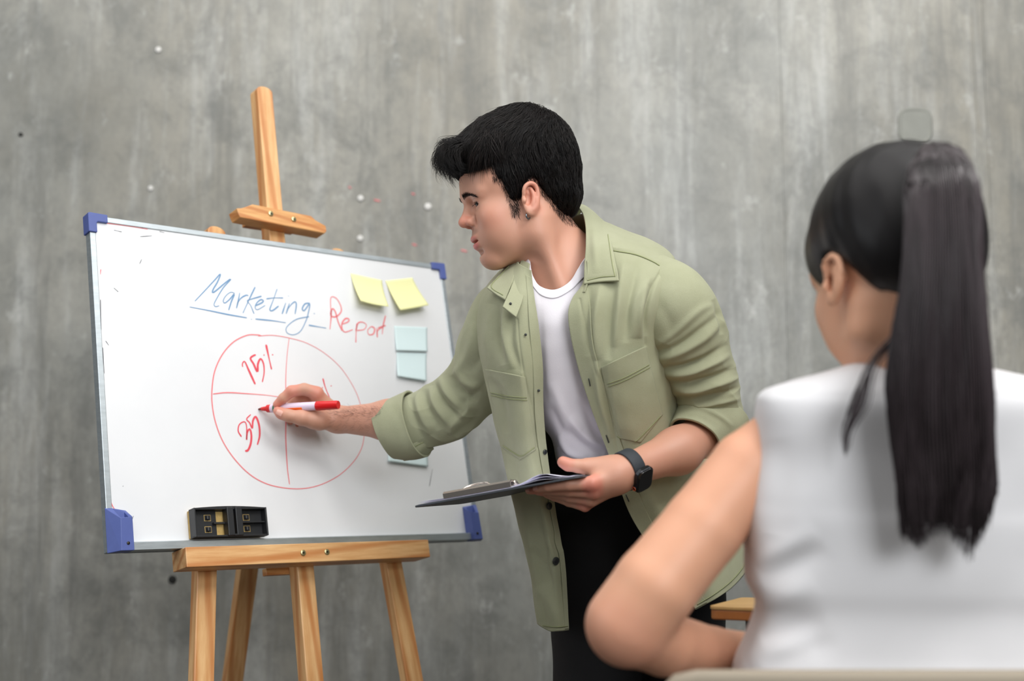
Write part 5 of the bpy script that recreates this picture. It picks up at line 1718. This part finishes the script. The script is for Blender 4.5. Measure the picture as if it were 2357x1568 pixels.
# ------------------------------------------------------------------ clipboard with papers
A, B, Cc = P(949, 1165, 2.06), P(1091, 1152, 2.22), P(1335, 1095, 1.95)
eB = unit(Cc - A)                                   # along the near short edge, which carries the clip
eA = (B - A); eA = unit(eA - eB * (eA @ eB))        # away from the viewer
eN = np.cross(eB, eA); eN = eN if eN[2] > 0 else -eN
LA, LB = 0.175, np.linalg.norm(Cc - A)
cb = empty('clipboard', A)
tag(cb, 'dark grey clipboard with steel clip and white papers held in one hand', 'clipboard')
mk('backing_board', *prism(rrect(A + eB * LB / 2 + eA * LA / 2 - eN * 0.003, eB, eA, LB, LA, 0.012), eN * 0.003), 'clip_board', cb, smooth=False, bevel=0.0006)
for k in range(3):                                  # papers, one lifting at the left corner, bulging by the thumb
    V = []
    for i in range(24):
        for j in range(12):
            s, t = i / 23, j / 11
            h = 0.0006 + 0.0006 * k + (0.004 + 0.0035 * k) * math.exp(-((s - 0.79) / 0.10) ** 2) * math.exp(-(t / 0.5) ** 2) + 0.0015 * k * (1 - s) ** 4
            V.append(A + eB * LB * (0.03 + 0.93 * s + 0.005 * k) + eA * LA * (0.004 + 0.01 * k + 0.95 * t) + eN * h)
    mk('paper_sheet', V, grid_faces(24, 12), 'paper', cb, solid=0.0003, off=0)
c0, c1 = 0.195, 0.60
prof = [(0.001, 0.0020), (0.000, 0.0100), (0.004, 0.0130), (0.024, 0.0130), (0.036, 0.006), (0.036, 0.0045), (0.024, 0.0105), (0.005, 0.0105), (0.003, 0.009), (0.003, 0.0020)]
mk('clip', *prism([A + eB * LB * c0 + eA * a + eN * h for a, h in prof], eB * LB * (c1 - c0)), 'steel', cb, smooth=False)
lp = [A + eB * LB * (0.38 + x) + eA * y + eN * (0.012 + z) for x, y, z in ((-0.08, 0.012, 0), (-0.065, 0.018, 0.003), (-0.03, 0.024, 0.005), (0.03, 0.024, 0.005), (0.065, 0.018, 0.003), (0.08, 0.012, 0))]
mk('clip_lever', *sweep(crom(lp, 20), 0.0018, 8), 'steel', cb)
for x in (c0, c1):
    mk('clip_pivot', *disc(A + eB * LB * x + eA * 0.016 + eN * 0.0075, eB * (1 if x > 0.4 else -1), 0.005, 0.004, 16), 'steel', cb)

# ------------------------------------------------------------------ chair under the seated woman
ch = empty('chair', np.array([0.47, 1.42, 0.0]))
tag(ch, 'beige padded chair with curved backrest, the woman in white sits on it', 'chair')
nb, nw = 9, 25
V = []
for t in range(2):
    for j in range(nb):
        for i in range(nw):
            s = i / (nw - 1) * 2 - 1
            f = j / (nb - 1)
            x = 0.425 + s * (0.285 - 0.010 * f ** 4)
            top = 0.738 - 0.030 * max(0, (abs(s) - 0.86) / 0.14) ** 2 - 0.010 * s * s
            z = 0.50 + f * (top - 0.50)
            y = 1.345 + 0.075 * s * s + 0.02 * (1 - f) + t * 0.026
            V.append((x, y, z))
F = grid_faces(nb, nw)
n0 = nb * nw
ring = [i for i in range(nw)] + [j * nw + nw - 1 for j in range(1, nb)] + [(nb - 1) * nw + i for i in range(nw - 2, -1, -1)] + [j * nw for j in range(nb - 2, 0, -1)]
FF = [tuple(f) for f in F] + [tuple(int(i) + n0 for i in f[::-1]) for f in F] + [(ring[(k + 1) % len(ring)], ring[k], ring[k] + n0, ring[(k + 1) % len(ring)] + n0) for k in range(len(ring))]
mk('backrest', V, FF, 'chair_beige', ch, bevel=0.008)
mk('seat', *box(np.zeros(3), ex, ey, ez, 0.19, 0.70, 1.38, 1.82, 0.405, 0.455), 'chair_beige', ch, smooth=False, bevel=0.02)
for x in (0.22, 0.67):
    for y, lean in ((1.40, -0.03), (1.79, 0.03)):
        mk('leg', *sweep([(x, y, 0.41), (x + (0.02 if x > 0.4 else -0.02), y + lean, 0.0)], 0.012, 12), 'chair_leg', ch)
    mk('back_post', *sweep(crom([(x, 1.40, 0.42), (x, 1.385, 0.5), (x, 1.395, 0.60)], 8), 0.011, 10), 'chair_leg', ch)

# ------------------------------------------------------------------ the seated woman, seen from behind
wo = empty('person', np.array([0.46, 1.55, 0.0]))
tag(wo, 'seated woman seen from behind with black ponytail and white sleeveless top', 'person')
TH, WP = math.radians(18), math.radians(12)
wF = np.array([-math.cos(WP) * math.sin(TH), math.cos(WP) * math.cos(TH), -math.sin(WP)])
wL = np.array([-math.cos(TH), -math.sin(TH), 0])
wU = np.cross(wF, wL)
WO, WS = P(2066, 654, 1.50), 1.08
WM = np.stack([wF, wL, wU], 1)
f2w = lambda X: WO + WS * (np.asarray(X) @ WM.T)
w2f = lambda X: ((np.asarray(X) - WO) @ WM) / WS
fh = SDF()
build_head(fh)
nbw = w2f(P(2110, 860, 1.50))
fh.cone((-0.025, 0, -0.02), nbw, 0.050, 0.056, 0.03)
fv, ff = fh.mesh(0.004)
fm = lambda r, d=1.5: r * d / FPX
wb_ = SDF()
sh_l, sh_r = P(1830, 1000, 1.52), P(2400, 1000, 1.52)
wb_.cone(P(2110, 860, 1.5), P(2110, 1000, 1.5), 0.05, 0.05, 0.03)
wb_.cone(sh_l, sh_r, fm(60), fm(60), 0.03)
wb_.cone(P(2110, 1000, 1.5), P(2110, 1700, 1.5), 0.055, 0.06, 0.06)
# left arm, elbow out, forearm across the lap
wb_.chain([P(1815, 1008, 1.525), P(1722, 1080, 1.515), P(1618, 1215, 1.495), P(1508, 1350, 1.475), P(1444, 1438, 1.475)],
          [fm(84), fm(88), fm(92), fm(95), fm(96)], 0.004)
wb_.chain([P(1452, 1444, 1.477), P(1530, 1482, 1.515), P(1640, 1500, 1.58), P(1790, 1505, 1.68)], [fm(88), fm(74), fm(58), fm(44)], 0.006)
# right arm
wb_.chain([P(2430, 1000, 1.52), P(2520, 1200, 1.53), P(2560, 1420, 1.54)], [fm(88), fm(82), fm(72)], 0.008)
wb_.chain([P(2560, 1430, 1.54), P(2430, 1480, 1.66), P(2300, 1490, 1.78)], [fm(70), fm(58), fm(44)], 0.012)
# hands resting in front of her
for a, b in ((P(1790, 1505, 1.68), P(1880, 1500, 1.74)), (P(2300, 1490, 1.78), P(2210, 1490, 1.84))):
    d = unit(b - a); s_ = unit(np.cross(d, ez))
    wb_.cone(a, a + d * 0.07, 0.024, 0.026, 0.02)
    for k in range(4):
        o_ = a + d * 0.075 + s_ * (k - 1.5) * 0.017
        wb_.chain([o_, o_ + d * 0.035, o_ + d * (0.062 + 0.006 * (1.5 - abs(k - 1.5))) - ez * 0.012], [0.0095, 0.0085, 0.007], 0.004)
    o_ = a + d * 0.03 + s_ * 0.026
    wb_.chain([o_, o_ + d * 0.03 + s_ * 0.018, o_ + d * 0.055 + s_ * 0.02], [0.012, 0.0095, 0.008], 0.006)
wv, wf = wb_.mesh(0.0055)
SKW = np.array(lin(224, 168, 136)[:3])
fc = np.tile(SKW, (len(fv), 1))
wc_ = paint(np.tile(SKW, (len(wv), 1)), [((0.5 + 0.5 * snoise(wv, 30, 4)) * 0.3, lin(214, 146, 116)), (blob(wv, P(1550, 1323, 1.40), (0.006,) * 3) * 0.6, lin(190, 110, 90)),
                                           (blob(wv, P(1420, 1470, 1.45), (0.05,) * 3) * 0.35, lin(206, 140, 118))])
mk('body', np.vstack([f2w(fv), wv]), np.vstack([ff, wf + len(fv)]), 'skin', wo, col=np.vstack([fc, wc_]))
# hair cap
whx = np.array([-0.14, -0.095, -0.060, -0.040, -0.022, -0.004, 0.010, 0.022, 0.034, 0.055, 0.085, 0.16])
whz = np.array([-0.070, -0.062, -0.050, -0.030, 0.004, 0.030, 0.026, 0.002, 0.000, 0.014, 0.050, 0.06])
wh = SDF()
wh.ell((-0.010, 0, 0.058), (0.104, 0.084, 0.094), 0.01)
wh.ell((-0.045, 0, 0.02), (0.062, 0.070, 0.065), 0.02)
wh.ell((0.035, 0.0, 0.045), (0.058, 0.073, 0.055), 0.02)
wh.func(lambda X: -(np.interp(X[..., 0], whx, whz) - X[..., 2]) * 0.8, (0, 0, 0), 0.35, 0.006, True)
cv_, cf_ = wh.mesh(0.005)
cn_ = vnormals(cv_, cf_)
cv_ = cv_ + cn_ * (0.0008 * snoise(cv_ * [1, 1, 0.3], 300, 31))[:, None]
whair = mk('hair', f2w(cv_), cf_, 'hair_cap', wo)
# ponytail: a flattened lock and long loose strands over it
rings = [((2118, 352), (2180, 348), 1.445, 0.5), ((2100, 378), (2214, 366), 1.412, 0.5), ((2092, 425), (2236, 412), 1.388, 0.45), ((2086, 510), (2252, 500), 1.376, 0.40), ((2082, 610), (2256, 605), 1.366, 0.36), ((2070, 710), (2264, 710), 1.360, 0.34),
         ((2056, 810), (2274, 810), 1.356, 0.30), ((2050, 910), (2282, 910), 1.354, 0.28), ((2050, 1010), (2288, 1010), 1.356, 0.25), ((2056, 1090), (2294, 1090), 1.360, 0.22), ((2068, 1140), (2288, 1140), 1.364, 0.18), ((2096, 1180), (2268, 1186), 1.367, 0.12), ((2140, 1200), (2250, 1215), 1.369, 0.08)]
G, N = tube(rings, 120, 90)
G = G + N * (0.003 * snoise(G * [1, 1, 0.12], 160, 33) + 0.0016 * snoise(G * [1, 1, 0.1], 420, 34))[..., None]
F = grid_faces(120, 90, True)
V = G.reshape(-1, 3)
if np.sum(vnormals(V, F) * N.reshape(-1, 3)) < 0: F = F[:, ::-1]
pony = mk('ponytail', V, F, 'hair_dark', whair)
r = np.random.RandomState(61)
k = 700
ph = r.uniform(0, 2 * np.pi, k)
ix = np.clip((ph / (2 * np.pi) * 90).astype(int), 0, 89)
end = r.uniform(0.80, 1.0, k)
m = 14
S = np.zeros((k, m, 3))
for j in range(m):
    t = np.clip((j / (m - 1)) * end, 0, 1)
    vi = np.clip((t * 119).astype(int), 0, 119)
    S[:, j] = G[vi, ix] + N[vi, ix] * (0.001 + 0.002 * r.rand(k))[:, None]
# ragged ends fall past the lock
pxe, pye, de = screen(S[:, -1])
ragged = np.interp(pxe, [2050, 2075, 2120, 2165, 2200, 2230, 2260, 2295], [1185, 1228, 1250, 1212, 1238, 1282, 1225, 1150])
for i in range(k):
    if end[i] > 0.84:
        S[i, -1] = P(pxe[i] + r.normal() * 5, ragged[i] + r.normal() * 10, de[i])
        S[i, -2] = 0.5 * S[i, -1] + 0.5 * S[i, -3]
v, f = strands(S, np.r_[np.ones(m - 3), 0.9, 0.6, 0.2] * 0.0011)
tag(mk('ponytail_strands', v, f, 'hair_dark', whair), kind='stuff')
# loose lock over her left shoulder
S = []
for i in range(26):
    o = r.normal() * 7
    e = r.rand()
    S.append(crom([P(2068 + o, 770, 1.40), P(2030 + o, 810, 1.385), P(1984 + o + 22 * e, 860, 1.375), P(1950 + o * 1.2 + 44 * e, 930, 1.372), P(1938 + o + 20 * e, 990, 1.376), P(1944 + o * 0.5 + 6 * e, 1035 + 20 * (1 - e), 1.382)], 16))
v, f = strands(np.array(S), np.r_[np.ones(12), 0.9, 0.7, 0.5, 0.2] * 0.0007)
tag(mk('loose_lock', v, f, 'hair_dark', whair), kind='stuff')
# white sleeveless top with a short stand collar
rings = [((2005, 788), (2190, 790), 1.50, 0.62), ((1990, 808), (2210, 808), 1.50, 0.6), ((1962, 836), (2245, 836), 1.50, 0.55), ((1900, 858), (2310, 854), 1.50, 0.50), ((1815, 880), (2400, 876), 1.50, 0.42), ((1758, 902), (2465, 902), 1.50, 0.40),
         ((1742, 940), (2480, 945), 1.50, 0.42), ((1742, 1040), (2472, 1050), 1.50, 0.42), ((1722, 1135), (2462, 1150), 1.50, 0.43), ((1716, 1190), (2460, 1200), 1.50, 0.44), ((1722, 1266), (2455, 1270), 1.50, 0.44), ((1722, 1334), (2445, 1340), 1.50, 0.44),
         ((1742, 1393), (2430, 1400), 1.50, 0.45), ((1720, 1469), (2440, 1480), 1.50, 0.46), ((1696, 1540), (2460, 1560), 1.50, 0.48), ((1690, 1650), (2480, 1680), 1.50, 0.50), ((1690, 1760), (2490, 1790), 1.50, 0.50)]
G, N = tube(rings, 240, 200, sq=0.62)
G = creases(G, N, [([(1790, 1010), (1800, 1120), (1780, 1230)], -0.0033, 35), ([(1740, 1300), (1800, 1270), (1880, 1220)], 0.0044, 29), ([(1750, 1330), (1820, 1300), (1900, 1260)], -0.0050, 27), ([(1730, 1400), (1800, 1380), (1880, 1340)], 0.0039, 29),
                   ([(1750, 1470), (1820, 1440), (1900, 1430)], -0.0050, 29), ([(1720, 1520), (1790, 1500), (1880, 1490)], 0.0050, 32), ([(1760, 1540), (1840, 1500), (1930, 1480)], -0.0033, 27)])
vest, bvV = cloth('sleeveless_top', G, N, 'vest_white', wo, True, solid=0.002, wob=0.0016, seed=41)
# dark trousers on the lap
lt_ = SDF()
pc = np.array([0.44, 1.52, 0.56])
lt_.ell(pc, (0.19, 0.13, 0.105), 0.04)
for x in (-0.09, 0.09):
    kx = pc + np.array([x - 0.12, 0.42, -0.03])
    lt_.cone(pc + np.array([x, 0.02, -0.02]), kx, 0.082, 0.062, 0.04)
    lt_.cone(kx, np.array([kx[0], kx[1] + 0.02, 0.09]), 0.06, 0.045, 0.03)
    lt_.cone(np.array([kx[0], kx[1] + 0.0, 0.045]), np.array([kx[0] - 0.05, kx[1] + 0.16, 0.032]), 0.044, 0.032, 0.03)
v, f = lt_.mesh(0.009)
v[:, 2] = np.maximum(v[:, 2], 0.001)
mk('trousers', v, f, 'black_cloth', wo)

# ------------------------------------------------------------------ narrow wooden table beyond her
q0, q1 = P(1630, 1395, 1.85), P(1740, 1399, 1.82)
zt = q0[2]
tx = unit((q1 - q0) * [1, 1, 0]); ty = np.array([-tx[1], tx[0], 0])
tb = empty('table', np.array([q0[0] + 0.5, q0[1], 0]))
tag(tb, 'narrow wooden table on black legs, half hidden behind the seated woman', 'table')
o0 = np.array([q0[0], q0[1], zt])
mk('tabletop', *prism(rrect(o0 + tx * 0.45 + ty * 0.085 - ez * 0.005, tx, ty, 0.90, 0.17, 0.012), ez * 0.005), 'table_wood', tb, smooth=False, bevel=0.001)
mk('table_edge', *prism(rrect(o0 + tx * 0.45 + ty * 0.085 - ez * 0.019, tx, ty, 0.898, 0.168, 0.012), ez * 0.014), 'table_edge', tb, smooth=False, bevel=0.002)
for a in (0.06, 0.84):
    for b in (0.03, 0.14):
        p = o0 + tx * a + ty * b
        mk('leg', *box(np.array([p[0], p[1], 0]), tx, ty, ez, -0.012, 0.012, -0.012, 0.012, 0.0, zt - 0.019), 'chair_leg', tb, smooth=False, bevel=0.002)
